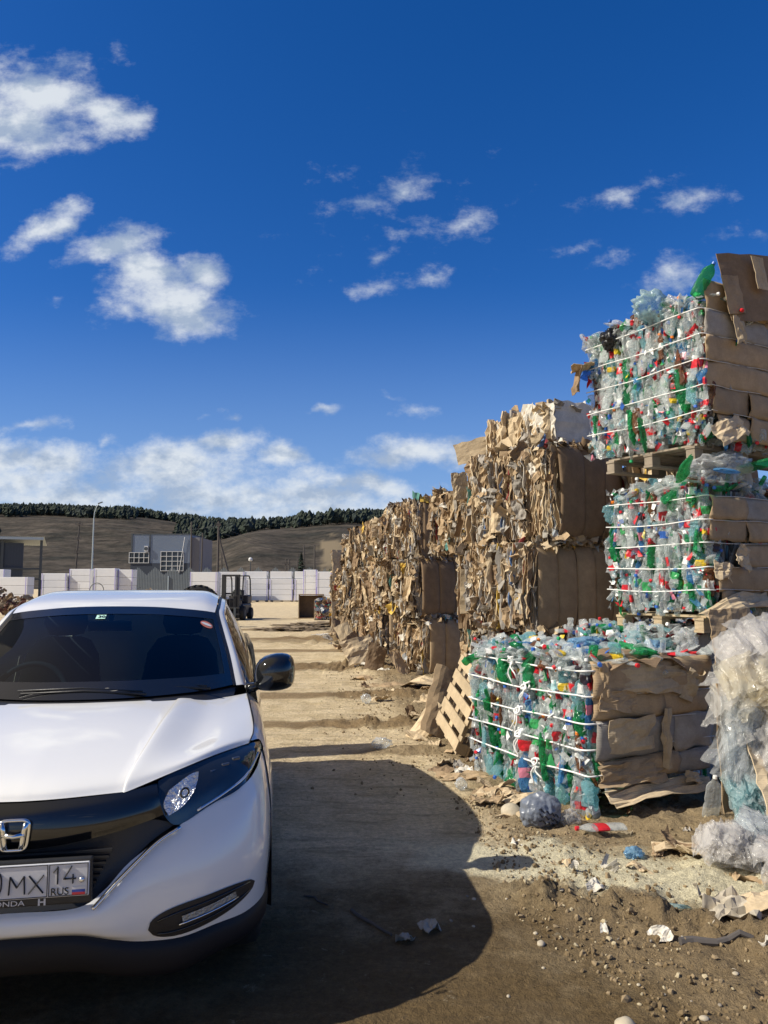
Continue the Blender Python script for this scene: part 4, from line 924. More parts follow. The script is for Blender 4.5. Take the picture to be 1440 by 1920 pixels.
# stickers behind the screen
def on_glass(x,t): 
    c=Gw.reshape(-1,3); i=np.argsort((c[:,0]-x)**2+(c[:,1]-t)**2)[:6]; w=1/(1e-6+(c[i,0]-x)**2+(c[i,1]-t)**2); A=np.c_[c[i,0],c[i,1],np.ones(6)]
    k=np.linalg.lstsq(A,c[i,2],rcond=None)[0]; return np.array([x,t,k[0]*x+k[1]*t+k[2]])+nrm*.004
st=MB(); st.add([on_glass(-.072,1.755),on_glass(-.020,1.755),on_glass(-.020,1.805),on_glass(-.072,1.805)],[(0,1,2,3)]); so=st.build('tax_sticker',simple('mint_paper',(.50,.80,.68),.6),windscreen)
p_=on_glass(-.062,1.766); tx=text('30',.040,p_[0],p_[2]+.002,M['ink'],so,y=p_[1]-.001); tx.rotation_euler=(math.atan(.404),0,0)
st=MB(); st.add([on_glass(.545+.036*math.cos(a),1.845+.032*math.sin(a)) for a in np.linspace(0,2*math.pi,16,endpoint=False)],[tuple(range(16))]); st.add([on_glass(.545+.030*math.cos(a),1.845+.012*math.sin(a))+nrm*.002 for a in np.linspace(0,2*math.pi,16,endpoint=False)],[tuple(range(16))],1); st.build('round_sticker',[simple('sticker_red',(.5,.16,.12),.6),M['plate_white']],windscreen)
# wipers
for (x0,t0,x1,t1) in ((.30,1.07,-.28,1.055),(.60,1.235,.12,1.06)):
    w=MB(); P=np.array([(x0,t0+.005,1.108),((x0+x1)/2,(t0+t1)/2+.03,1.128),(x1,t1+.03,1.122)]); w.tube(P,[.008,.006,.004],6); w.tube(P+np.array([-.02,.025,.010]),.006,5); w.build('wiper',M['black_plastic'],car,smooth=True)
cw=MB(); cw.grid(loft(mir([[(0,.99,1.078),(.24,1.01,1.078),(.46,1.09,1.075),(.60,1.185,1.06),(.72,1.34,1.056)],[(0,1.05,1.088),(.24,1.075,1.088),(.48,1.175,1.088),(.62,1.30,1.088),(.725,1.43,1.088)]]),2,4)); cw.build('cowl',M['black_plastic'],car,smooth=True)
# door mirrors
for s in (1,-1):
    G=[]
    for k,(x,w,h,z,t) in enumerate(((.824,.02,.022,1.125,1.46),(.838,.075,.066,1.140,1.455),(.880,.108,.092,1.156,1.448),(.945,.115,.101,1.164,1.445),(1.006,.108,.094,1.166,1.455),(1.038,.080,.070,1.164,1.475),(1.050,.02,.022,1.160,1.485))):
        ring=[]
        for a in np.linspace(0,2*math.pi,25):
            c,si=math.cos(a),math.sin(a); c=math.copysign(abs(c)**.75,c); si=math.copysign(abs(si)**.75,si)
            ring.append((x,t+w*c,z+h*si))
        G.append(ring)
    G=loft(np.array(G),2,1); G=flipx(G) if s<0 else G
    m_=panel('wing_mirror',G,M['black_gloss'],flip=(s<0))
    q=MB(); P=np.array([(.79,1.47,1.075),(.83,1.465,1.082),(.875,1.46,1.098),(.93,1.455,1.105)]); P[:,0]*=s; q.tube(P,[.055,.042,.034,.03],10,flat=.6); q.build('mirror_stalk',M['black_gloss'],m_,smooth=True)
    q=MB(); P=np.array([(.868,1.395,1.125),(.93,1.345,1.128),(1.0,1.365,1.132),(1.036,1.42,1.138)]); P[:,0]*=s; q.tube(P,.0045,5); q.build('mirror_seam',M['black_plastic'],m_,smooth=True)
# wheels
for s in (1,-1):
    for t in (.92,3.53):
        w=MB(); G=[]
        prof=((.62,.20),(.64,.30),(.66,.325),(.70,.333),(.80,.333),(.84,.325),(.862,.30),(.868,.26),(.860,.225))
        for k in range(41):
            a=2*math.pi*k/40; G.append([(s*x,t+r*math.cos(a),.333+r*math.sin(a)) for x,r in prof])
        w.grid(G,flip=(s<0)); wh=w.build('wheel',M['rubber'],car,smooth=True)
        r=MB(); G=[]
        for k in range(41):
            a=2*math.pi*k/40; G.append([(s*x,t+rr*math.cos(a),.333+rr*math.sin(a)) for x,rr in ((.862,.228),(.85,.215),(.78,.20))])
        r.grid(G)
        for k in range(5):
            a=2*math.pi*k/5+.3
            for d in (-.13,.13): r.tube([(s*.852,t+.04*math.cos(a),.333+.04*math.sin(a)),(s*.848,t+.215*math.cos(a+d),.333+.215*math.sin(a+d))],[.022,.014],6)
        r.cyl((s*.80,t,.333),(s*.856,t,.333),.05,.045,14); r.build('rim',M['lamp_silver'],wh,smooth=False)

# shut lines between the panels, each a thin dark gap
for s in (1,-1):
    for P in ([(.855,.665,.910),(.877,.642,.825),(.8945,.600,.680),(.8945,.570,.500)],[(.797,.592,.953),(.807,.636,.967),(.815,.70,.977),(.8175,.82,.991),(.8075,1.04,1.019),(.788,1.40,1.057)],[(.792,1.452,1.060),(.867,1.452,.920),(.887,1.452,.650),(.857,1.452,.240)]):
        P=cr(P,6); P[:,0]*=s; q=MB(); q.tube(P,.0028,5); q.build('shut_line',M['black_plastic'],car,smooth=True)
# ---------------------------------------------------------------- sheets of torn board
def sheet(w,h,nx,ny,rng,rag=.06,curl=0,wr=.01,thick=.004,twist=0,fold=None):
    """a ragged, slightly wrinkled sheet in its own x-z plane, facing -y"""
    u=np.linspace(-.5,.5,nx+1); v=np.linspace(-.5,.5,ny+1); U,V=np.meshgrid(u,v)
    s=int(rng.integers(0,9999))
    ex=vn(np.stack([V*h*14,U*0+3,U*0+np.sign(U)*5],-1),s)*np.abs(2*U)**3; ez=vn(np.stack([U*w*14,V*0+9,V*0+np.sign(V)*5],-1),s+1)*np.abs(2*V)**3
    X=U*w*(1+0*U)+rag*ex; Z=V*h+rag*ez
    Y=curl*((2*U)**2)*w+wr*fbm(np.stack([X*5/max(w,.2)+s,Z*5/max(h,.2),X*0],-1),3,s)
    if fold is not None:
        fx,fa=fold; d=np.maximum(U-fx,0)*w; X=X-d*(1-math.cos(fa)); Y=Y-d*math.sin(fa)
    if twist:
        a=twist*V; X,Y=X*np.cos(a)-Y*np.sin(a),X*np.sin(a)+Y*np.cos(a)
    P=np.stack([X,Y,Z],-1); a,b=P.shape[:2]; n=a*b
    Fr=[(i*b+j,i*b+j+1,(i+1)*b+j+1,(i+1)*b+j) for i in range(a-1) for j in range(b-1)]
    if not thick: return P.reshape(-1,3),Fr
    V2=np.concatenate([P.reshape(-1,3),P.reshape(-1,3)+[0,thick,0]])
    F=Fr+[tuple(k+n for k in f[::-1]) for f in Fr]
    rim=[j for j in range(b)]+[i*b+b-1 for i in range(1,a)]+[(a-1)*b+j for j in range(b-2,-1,-1)]+[i*b for i in range(a-2,0,-1)]
    F+=[(rim[(k+1)%len(rim)],rim[k],rim[k]+n,rim[(k+1)%len(rim)]+n) for k in range(len(rim))]
    return V2,F
def xf(V,M3=None,p=(0,0,0)):
    V=np.asarray(V); V=V if M3 is None else V@np.asarray(M3).T
    return V+np.asarray(p)
CBM=[M['cb'],M['cb_light'],M['cb_dark'],M['cb_grey'],M['cb_white'],M['cb_deep'],
     simple('print_red',(.36,.06,.06),.6,noise=.3),simple('print_blue',(.08,.14,.28),.6,noise=.3),simple('print_yellow',(.55,.36,.06),.6,noise=.3),simple('film_scrap',(.45,.48,.50),.25,noise=.3),simple('print_teal',(.08,.24,.22),.6)]
CBP=np.array([.27,.25,.14,.15,.07,.07,.012,.008,.012,.015,.006]); CBP/=CBP.sum()

# ---------------------------------------------------------------- bottles
PET=[plastic_film('pet_clear',(.70,.73,.73),.40,.07,.5,40,.25),plastic_film('pet_blue',(.12,.34,.60),.50,.07,.5,40,.3),plastic_film('pet_green',(.02,.25,.10),.62,.07,.5,40,.3),
     plastic_film('pet_brown',(.16,.07,.03),.80,.10,.35,30,.2),plastic_film('pet_aqua',(.34,.56,.60),.44,.07,.5,40,.3),
     simple('label_red',(.55,.02,.03),.35,noise=.3,nscale=30),simple('label_blue',(.03,.12,.45),.35,noise=.3,nscale=30),simple('label_white',(.72,.72,.70),.4,noise=.25,nscale=30),simple('label_green',(.04,.30,.09),.35,noise=.3,nscale=30),simple('label_yellow',(.65,.45,.03),.35,noise=.3,nscale=30),
     simple('cap_red',(.60,.02,.03),.3),simple('cap_blue',(.03,.13,.50),.3),simple('cap_white',(.78,.78,.76),.3),simple('cap_orange',(.80,.22,.02),.3),simple('cap_yellow',(.75,.55,.04),.3),simple('cap_green',(.03,.35,.12),.3),
     simple('label_dark',(.03,.02,.025),.35),simple('label_pink',(.6,.2,.28),.35)]
def bottle_geo(rng,crush=1.0,L=None,D=None,body=None,label=None,capm=None,nr=15,ns=11):
    """crushed bottle along z: body with label, and its cap"""
    L=L or rng.uniform(.23,.37); D=D or rng.uniform(.054,.088)
    body=int(rng.choice(5,p=[.79,.055,.07,.02,.065])) if body is None else body
    label=(int(rng.choice([5,6,7,8,9,16,17],p=[.42,.11,.22,.08,.03,.08,.06])) if rng.random()<.31 else -1) if label is None else label
    zs=np.array([0,.015,.06,.16,.28,.36,.44,.52,.60,.68,.75,.82,.88,.93,.955])*L
    rs=np.array([.55,.92,1,.97,1.0,.93,1.0,.99,.95,1.0,.95,.72,.42,.30,.30])*D/2
    a=np.linspace(0,2*math.pi,ns,endpoint=False)
    flat=rng.uniform(.28,.62) if crush else 1; s=int(rng.integers(0,9999))
    V=np.array([[(r*math.cos(t),r*math.sin(t),z) for t in a] for r,z in zip(rs,zs)])
    if crush:
        q=np.concatenate([V*34,],-1)
        d=.017*crush*np.stack([vn(q,s),vn(q,s+1),.5*vn(q,s+2)],-1)+.0085*crush*np.stack([vn(q*2.6,s+3),vn(q*2.6,s+4),0*vn(q,s)],-1)
        w=np.minimum(1,np.minimum(zs/L*6+.4,1.15-zs/L))[:,None,None]; V=V+d*w
        V[...,1]*=flat; V[...,0]*=1+.35*(1-flat)
        b=rng.uniform(-.9,.9)*crush; V[...,0]+=b*.12*L*((V[...,2]/L-.5)**2-.25)*4; V[...,2]*=rng.uniform(.82,1)
    F=[];mm=[]
    for i in range(nr-1):
        for k in range(ns):
            F.append((i*ns+k,i*ns+(k+1)%ns,(i+1)*ns+(k+1)%ns,(i+1)*ns+k)); mm.append(label if (label>=0 and 5<=i<=7) else body)
    F.append(tuple(range(ns))[::-1]); mm.append(body)
    Vb=V.reshape(-1,3)
    cap=None
    if capm is None: capm=int(rng.choice([10,11,12,13,14,15],p=[.38,.24,.16,.09,.05,.08])) if rng.random()<.28 else -1
    if capm>=0:
        c=V[-1].mean(0); r=.0155
        cv=np.array([[(c[0]+rr*math.cos(t),c[1]+rr*math.sin(t),c[2]+dz) for t in np.linspace(0,2*math.pi,9,endpoint=False)] for rr,dz in ((r,-.006),(r,.014),(r*.8,.017))]).reshape(-1,3)
        cf=[(i*9+k,i*9+(k+1)%9,(i+1)*9+(k+1)%9,(i+1)*9+k) for i in range(2) for k in range(9)]+[tuple(18+k for k in range(9))]
        cap=(cv,cf,[capm]*len(cf))
    return (Vb,F,mm),cap
rng0=np.random.default_rng(21)
BV=[bottle_geo(rng0) for _ in range(56)]
def mesh_of(name,geo):
    mb=MB(); mb.add(*geo); me=bpy.data.meshes.new(name); me.from_pydata(np.concatenate(mb.v).tolist(),[],mb.f)
    for k in PET: me.materials.append(k)
    me.polygons.foreach_set('material_index',np.array(mb.m,dtype=np.int32)); me.update(); return me
BVM=[(mesh_of('crushed_bottle',b),mesh_of('bottle_cap',c) if c else None) for b,c in BV]

def core_mat():
    m,nt,N,L,b=nodes('packed_plastic'); tc=N.new('ShaderNodeTexCoord')
    mp=N.new('ShaderNodeMapping'); mp.inputs['Scale'].default_value=(22,22,7); L.new(tc.outputs['Object'],mp.inputs['Vector'])
    v=N.new('ShaderNodeTexVoronoi'); v.inputs['Scale'].default_value=1; L.new(mp.outputs[0],v.inputs['Vector'])
    c=N.new('ShaderNodeValToRGB'); sp=N.new('ShaderNodeSeparateColor'); L.new(v.outputs['Color'],sp.inputs[0]); L.new(sp.outputs[0],c.inputs[0])
    c.color_ramp.interpolation='CONSTANT'; e=c.color_ramp.elements; e[0].color=(.17,.18,.18,1); e[1].position=.35; e[1].color=(.06,.075,.08,1)  # dark tones put the shade of gaps between bottles into the core colour
    for p,k in ((.5,(.30,.31,.31)),(.68,(.10,.22,.30)),(.78,(.05,.17,.09)),(.85,(.3,.03,.04)),(.9,(.05,.05,.05)),(.95,(.5,.5,.48))):
        q=e.new(p); q.color=(*k,1)
    L.new(c.outputs[0],b.inputs['Base Color']); b.inputs['Roughness'].default_value=.3
    bp=N.new('ShaderNodeBump'); bp.inputs['Strength'].default_value=1; bp.inputs['Distance'].default_value=.05; L.new(v.outputs['Distance'],bp.inputs['Height']); L.new(bp.outputs[0],b.inputs['Normal'])
    return m
M['core']=core_mat()
def knot(rng,p,n):
    """tangled bow of rope with two loose ends, at p, standing off along n"""
    q=MB(); t=np.linspace(0,2*math.pi,26)
    s=rng.uniform(0,6,4)
    P=np.stack([.022*np.sin(2*t+s[0]),.035*np.sin(3*t+s[1]),.03*np.sin(2*t+s[2])],1); q.tube(P+p+n*.02,.008,6)
    for k in range(2):
        l=rng.uniform(.10,.24); y=rng.uniform(-.10,.10); tt=np.linspace(0,1,8)[:,None]
        q.tube(p+n*(.02+.02*tt*(1-tt)*4)+tt*np.array([0,y,-l])+np.stack([0*tt[:,0],.018*np.sin(tt[:,0]*7+s[k]),0*tt[:,0]],1),.0065,6)
    return q
def bottle_bale(loc,rz,W,L,Hh,seed,label,levels,knots=(),top=True,skew=0,boards=None,bulge=.010,hollow=0,zmin=-.03,rope=.0052,group='bales of pressed plastic bottles'):
    """local frame: x along the cardboard face (0..W), y along the bottle face (0..L), z up"""
    rng=np.random.default_rng(seed); g=empty('bottle_bale',loc,rz,label,'bale',group)
    def lean(V): return V
    c=MB(); c.box(.085,W-.06,.05,L-.06,.05+hollow,Hh-.07)
    if hollow: c.box(.085,W-.5,.45,L-.06,.02,.049+hollow)
    c.build('packed_core',M['core'],g)
    slots=[]
    # bottle face (x=0): columns of upright crushed bottles, three deep
    for layer,(x0,n) in enumerate(((-.005,1.0),(.035,1.0),(.075,.8))):
        y=-.01
        while y<L+.02:
            z=rng.uniform(zmin,zmin+.2)
            while z<Hh-.19:
                if rng.random()<n:
                    slots.append((layer,(x0+rng.normal(0,.016)+.02*math.sin(z*9+y*7),y+rng.normal(0,.007),z+.14),(rng.normal(0,.11),rng.normal(0,.11),rng.uniform(0,6.3)) if rng.random()<.93 else (rng.uniform(-1.3,1.3),rng.uniform(-.5,.5),rng.uniform(0,6.3)),rng.random()<.5))
                z+=rng.uniform(.17,.27)
            y+=rng.uniform(.050,.064)
    # the edge seen on the cardboard face, and below the boards
    for k in range(int(70*W)):
        x=rng.uniform(0,W); z=rng.choice([rng.uniform(.0,.12),rng.uniform(0,Hh)],p=[.45,.55]); slots.append((1,(x,.03+rng.normal(0,.02)+(.16 if hollow and z<.13 else 0),z+(.08 if hollow and z<.13 else 0)),(rng.uniform(-.6,.6),rng.uniform(1.2,1.9),rng.uniform(0,6.3)) if z<.13 else (rng.normal(0,.3),rng.normal(0,.3),rng.uniform(0,6)),rng.random()<.5))
    if top:
        for k in range(int(150*W*L)):
            x,y=rng.uniform(-.03,W),rng.uniform(-.02,L); e=rng.uniform(0,6.3)
            slots.append((0 if rng.random()<.4 else 1,(x,y,Hh-.035+rng.normal(0,.028)),(math.pi/2+rng.normal(0,.35),rng.normal(0,.3),e),False))
    vis=[i for i,s in enumerate(slots) if s[0]==0]
    rng.shuffle(vis); single=set(vis[:100]); mb=MB()
    for i,(ly,p,r,fl) in enumerate(slots):
        k=int(rng.integers(0,len(BV))); sc=rng.uniform(.85,1.12)
        E3=eul(*r)@(rotm('X',math.pi) if fl else np.eye(3)); off=np.array(p)-E3@np.array([0,0,.14])*1.0
        if i in single:
            o=inst('crushed_bottle',BVM[k][0],g); o.matrix_local=Matrix.Translation(Vector(off))@Matrix(E3.tolist()).to_4x4()@Matrix.Scale(sc,4)
            if BVM[k][1]: inst('bottle_cap',BVM[k][1],o)
        else:
            (V,F,m),cap=BV[k]; mb.add(xf(V*sc,E3,off),F,m)
            if cap: mb.add(xf(cap[0]*sc,E3,off),cap[1],cap[2])
    # splinters, crumpled label and film bits between the bottles
    for k in range(int((330 if hollow else 480)*L*Hh)):
        if k%4==0 and top: p=(rng.uniform(0,W),rng.uniform(0,L),Hh+rng.normal(0,.02))
        else: p=(rng.normal(-.03,.014),rng.uniform(-.03,L+.02),rng.uniform(.02,Hh))
        a_=rng.uniform(.008,.026); b_=a_*rng.uniform(1,2.4); V=np.array([(-a_,0,-b_),(a_,0,-b_*.8),(a_*.9,0,b_),(-a_,0,b_*.7),(0,0,0)])+rng.normal(0,.007,(5,3))
        mb.add(xf(V,eul(rng.normal(0,.5),rng.normal(0,.5),math.pi/2+rng.normal(0,.8)),p),[(0,1,4),(1,2,4),(2,3,4),(3,0,4)],int(rng.choice([0,1,2,3,4,5,6,7,8,9,16,17],p=[.62,.05,.035,.01,.09,.05,.02,.10,.008,.005,.005,.007])))
    tag(mb.build('pressed_bottles',PET,g),kind='stuff')
    # boards pressed against the other face, one bulging panel between each pair of straps
    zz=[0.02]+list(levels)+[Hh-.02]
    bs=boards if boards is not None else [(a,b,0,1) for a,b in zip(zz[:-1],zz[1:])]
    for (a,b,xa,xb) in bs:
        w=(xb-xa)*W; hgt=b-a
        nseam=rng.uniform(.35,.7)
        for (ua,ub) in ((xa,xa+(xb-xa)*nseam),(xa+(xb-xa)*nseam-.02,xb)):
            ww=(ub-ua)*W; nx,nz=max(8,int(ww*26)),max(6,int(hgt*34)); U,Vv=np.meshgrid(np.linspace(0,1,nx+1),np.linspace(0,1,nz+1)); s=int(rng.integers(0,9999))
            X=ua*W+U*ww; Z=a+Vv*hgt+.012*vn(np.stack([X*9,Vv*0,Vv*0+s],-1),s)*np.abs(2*Vv-1)**4
            X=X+.02*vn(np.stack([Z*16,Z*0,Z*0+s],-1),s+3)*np.abs(2*U-1)**6
            bul=(1-np.abs(2*Vv-1)**2.6)**.8*bulge*(1-.6*np.abs(2*U-1)**8)
            Y=-.045-bul+.017*fbm(np.stack([X*4,Z*6,X*0+s],-1),4,s)+.010*np.abs(vn(np.stack([X*7,Z*12,X*0+s],-1),s+7))+.004*np.abs(fbm(np.stack([X*16,Z*10,X*0+s],-1),2,s))-rng.uniform(0,.018)
            P=np.stack([X,Y,Z],-1); q=MB(); q.grid(P); o=q.build('cardboard_panel',[M['cb'],M['cb_grey']][int(rng.random()<.25)],g,smooth=True)
            md=o.modifiers.new('thick','SOLIDIFY'); md.thickness=.006; md.offset=1
    # straps round the bale
    for zl in levels:
        P=[]
        for y in np.linspace(L+.02,0.02,16): P.append((-.054+.008*math.sin(y*9+zl*30)+.002*rng.normal(),y,zl+skew*(y/L)+.006*math.sin(y*4+zl*11)-.012*math.sin(math.pi*y/L)))
        P.append((-.04,-.045,zl)); P.append((.03,-.062,zl))
        q=MB(); q.tube(cr(P,3),rope,7); q.build('strap',M['strap'],g,smooth=True)
        P=[(x,-.066+.008*math.sin(x*14+zl*20),zl+.006*math.sin(x*6+zl*5)) for x in np.linspace(.03,W,14)]
        q=MB(); q.tube(P,.0050,6,flat=.6); q.build('strap',M['strap_grey'],g,smooth=True)
    for (y,zl) in knots: knot(rng,np.array([-.055,y,zl-.012]),np.array([-1.,0,0])).build('knot',M['strap'],g,smooth=True)
    return g
def flap(parent,p,rot,w,h,rng,mat='cb_light',curl=.15,rag=.02,wr=.02,name='torn_flap',fold=None):
    q=MB(); V,F=sheet(w,h,8,8,rng,rag,curl,wr,.005,fold=fold); q.add(xf(V,eul(*rot),p),F); return q.build(name,M[mat],parent,smooth=False)

FB=dict(W=1.18,L=1.46,H=1.03)
front=bottle_bale((1.45,5.60,.10),R(26),FB['W'],FB['L'],FB['H'],3,'bale of crushed plastic bottles standing on the ground, knotted white ropes on its left face',(.20,.38,.56,.75,.93),((.80,.95),(.62,.77),(.72,.565),(.72,.39),(.50,.205)),bulge=.03,hollow=.17,zmin=-.2,rope=.0066,
   boards=((.14,.30,.04,.97),(.30,.575,.02,1.0),(.575,.76,.0,1.0),(.735,.99,.0,1.0)))
rf=np.random.default_rng(4)
flap(front,(.60,-.13,.085),(R(-62),0,R(2)),1.02,.16,rf,'cb_light',.05,.02,.03)           # ledge sticking out at the bottom
flap(front,(.90,-.15,.13),(R(-40),R(30),0),.16,.10,rf,'cb_light',.3)
flap(front,(.66,-.125,.42),(0,R(4),R(6)),.085,.42,rf,'cb_light',.2,.025)
flap(front,(.10,-.11,.86),(0,R(-12),0),.10,.26,rf,'cb',.2,.03)
flap(front,(.97,-.12,.78),(R(8),R(20),R(10)),.16,.22,rf,'cb_light',.3,.04)
flap(front,(.55,-.105,.86),(R(-4),R(4),0),.74,.20,rf,'cb_light',.03,.02,.02)
flap(front,(.22,-.112,.72),(0,R(2),0),.34,.15,rf,'cb',.06,.02,.02)
flap(front,(.33,-.12,.47),(R(4),R(-2),0),.44,.24,rf,'cb_light',.05,.015,.015)
flap(front,(.5,-.01,1.02),(R(-78),0,0),.9,.26,rf,'cb_dark',.1,.05,.05)
flap(front,(.35,-.12,.20),(R(-12),0,0),.62,.15,rf,'cb',.05,.02,.03)

# the stack behind it: hidden base bale, two bales on pallets
def pallet(loc,rz,label,w=1.2,d=1.0,grey=False,lift=0,n=7):
    g=empty('wooden_pallet',loc,rz,label,'pallet'); mt=M['wood_grey'] if grey else M['wood']; rng=np.random.default_rng(int(abs(loc[0]*97+loc[2]*31)))
    for k in range(n):
        x=w*(k+.5)/n; q=MB(); q.box(x-w*.33/n+rng.normal(0,.004),x+w*.33/n,0,d,.122,.142); bevel(q.build('deck_board',mt,g),.003)
    for y in (.05,d/2,d-.05):
        q=MB(); q.box(0,w,y-.05,y+.05,.100,.1215); q.build('stringer',mt,g)
        for x in (.06,w/2,w-.06):
            q=MB(); q.box(x-.055,x+.055,y-.045,y+.045,.022,.0995); bevel(q.build('block',mt,g),.004)
        q=MB(); q.box(0,w,y-.05,y+.05,0,.0215); q.build('bottom_board',mt,g)
    return g
bottle_bale((2.42,6.55,.0),R(30),1.35,1.2,1.24,5,'mostly hidden bottle bale under the stacked pallets behind the roped front bale',(.25,.5,.75,1.0))
pallet((2.64,6.40,1.245),R(30),'wooden pallet under the middle bale of the bottle stack',1.3,.95)
bottle_bale((2.66,6.36,1.39),R(30),1.35,1.02,1.13,11,'middle bale of the bottle stack, torn cardboard on its right side',(.21,.40,.60,.79,.99),
   boards=((.05,.20,.1,1),(.20,.40,.06,1),(.40,.60,.30,1),(.62,.80,.0,1),(.80,.99,.0,1)))
pallet((2.63,6.42,2.695),R(30),'grey wooden pallet under the topmost bottle bale',1.35,1.0,grey=True)
topb=bottle_bale((2.68,6.36,2.845),R(29),1.35,1.28,1.27,17,'topmost bottle bale against the sky, edged with cardboard on its right',(.25,.47,.69,.91,1.13),
   boards=((.02,.24,.10,1),(.24,.47,.05,1),(.47,.69,.0,1),(.69,.91,.0,1),(.91,1.13,.0,1),(1.13,1.40,.02,1)))
ry=np.random.default_rng(14)
flap(topb,(.80,-.115,1.44),(R(-5),R(-9),0),1.15,.62,ry,'cb_dark',.02,.008,.006)
flap(topb,(.30,-.135,1.28),(R(-3),R(-12),0),.22,.34,ry,'cb',.02,.006,.005)
flap(topb,(.62,-.175,1.52),(R(-3),R(-10),0),.15,.30,ry,'cb_light',.03,.01,.005)
flap(topb,(.36,-.14,.98),(R(-5),R(-6),0),.13,.24,ry,'cb_light',.05,.012,.01)
flap(topb,(.20,-.13,.10),(R(-25),R(-20),0),.40,.20,ry,'cb_light',.05,.02,.02)
flap(topb,(-.16,1.27,.80),(R(10),R(0),R(60)),.24,.26,ry,'cb_dark',.1,.01,.02)
flap(topb,(-.10,1.29,.92),(R(80),R(0),R(50)),.26,.22,ry,'cb_light',.1,.01,.02)
midb=[o for o in COL.objects if o.name.startswith('bottle_bale')][2]
flap(midb,(.34,-.13,.50),(R(-10),R(35),0),.17,.20,ry,'cb_light',.05,.03,.02)
flap(midb,(.10,-.13,.36),(R(-10),R(15),0),.22,.12,ry,'cb_light',.2,.03,.02)
flap(midb,(.35,-.14,.13),(R(-50),R(-6),0),.95,.14,ry,'cb_light',.12,.02,.03)
# loose bottles and film lying on top of the bales
def crumple(rng,size,seed,amp=.35,sub=4,freq=2.2,fold=(1,1,1),ridge=0):
    bm=bmesh.new(); bmesh.ops.create_icosphere(bm,subdivisions=sub,radius=1); V=np.array([v.co[:] for v in bm.verts]); F=[tuple(v.index for v in f.verts) for f in bm.faces]; bm.free()
    q=V*freq*np.array(fold); r=1-amp*.9*(1-np.abs(vn(q,seed))*1.6)+amp*.42*(1-2*np.abs(vn(q*2.1+.3*vn(q*1.1,seed+5)[:,None],seed+1)))+amp*.13*(1-2*np.abs(vn(q*4.7,seed+2)))
    if ridge:
        w=q*np.array((2.6,2.6,.75))+1.1*np.stack([vn(q*.9,seed+11),vn(q*.9,seed+12),vn(q*.9,seed+13)],-1)
        r=r+ridge*((1-np.abs(vn(w,seed+8)))**3-.4)+ridge*.6*((1-np.abs(vn(w*2.2,seed+9)))**3-.4)
    V=V*r[:,None]*np.array(size); return V,F
FILM=dict(clear=plastic_film('film_clear',(.78,.80,.81),.32,.07,.5,22,.4),white=plastic_film('film_white',(.76,.75,.74),.36,.09,.5,20,.4),grey=plastic_film('film_grey',(.62,.61,.59),.42,.10,.5,20,.35),
   blue=plastic_film('film_blue',(.30,.52,.72),.6,.15,.7,18,.35),teal=plastic_film('film_teal',(.42,.54,.56),.50,.15,.8,16,.35),green=plastic_film('film_green',(.04,.40,.15),.75,.12,.6,18,.3),pink=plastic_film('film_pink',(.72,.67,.64),.52,.10,.5,20,.35),black=simple('film_black',(.012,.013,.016),.25,bump=.8,bscale=20),cream=plastic_film('film_cream',(.70,.66,.56),.42,.12,.5,20,.35))
def film(name,mat,size,loc,rot,seed,label,cat,group=None,amp=.35,sub=4,freq=2.2,fold=(1,1,1),parent=None,ridge=.16):
    q=MB(); V,F=crumple(None,size,seed,amp,sub,freq,fold,ridge); q.add(V,F); o=q.build(name,FILM[mat],parent,smooth=True,loc=loc,rot=rot)
    if label: tag(o,label,cat,group)
    return o
def film_bundle(name,mat,size,loc,rot,seed,label,cat,group=None,hang=True,n=15):
    """a lump of film with loose folded sheets hanging over it"""
    rng=np.random.default_rng(seed); q=MB(); sx,sy,sz=size
    V,F=crumple(None,(sx*.62,sy*.62,sz*.72),seed,.22,4,1.7,(1,1,.6),.12); q.add(V,F)
    for k in range(n):
        w,h=rng.uniform(1.0,1.7)*sx,rng.uniform(1.1,2.0)*sz
        if not hang: w,h=rng.uniform(1.3,2.2)*sx,rng.uniform(1.0,1.7)*max(sy,sz)
        nx,nz=26,26; U,W_=np.meshgrid(np.linspace(-.5,.5,nx+1),np.linspace(-.5,.5,nz+1)); s=int(rng.integers(0,9999))
        X=U*w; Z=W_*h; st=np.stack([X*20+1.4*vn(np.stack([X*5,Z*5,X*0+s],-1),s),Z*3.2,X*0+s],-1)
        fold=(1-np.abs(vn(st,s+1)))**2.2*.055+(1-np.abs(vn(st*2.3,s+2)))**2.5*.02
        X=X+.03*vn(np.stack([Z*9,U*3,X*0+s],-1),s+3); Z=Z+.05*h*vn(np.stack([X*9,W_*2,X*0+s],-1),s+4)*np.abs(2*W_)**2
        a=(X/w)*1.9
        R_=sy*rng.uniform(.62,.80)+.02; Y=-np.cos(a)*R_-fold; X2=np.sin(a)*(sx*.86)
        bend=-.25*sz*(np.abs(2*W_))**3 if hang else 0
        P=np.stack([X2,Y-bend*0,Z],-1).reshape(-1,3)
        if not hang: P=P@rotm('X',-R(rng.uniform(25,80))).T
        E3=rotm('Z',rng.normal(-.1,.4))@rotm('Y',rng.normal(0,.16))
        G=xf(P,E3,(rng.normal(0,.06*1.0)*sx*2,0,rng.normal(0,.25)*sz)); F=[(i*(nx+1)+j,i*(nx+1)+j+1,(i+1)*(nx+1)+j+1,(i+1)*(nx+1)+j) for i in range(nz) for j in range(nx)]
        q.add(G,F)
    return tag(q.build(name,FILM[mat],None,smooth=True,loc=loc,rot=rot),label,cat,group)
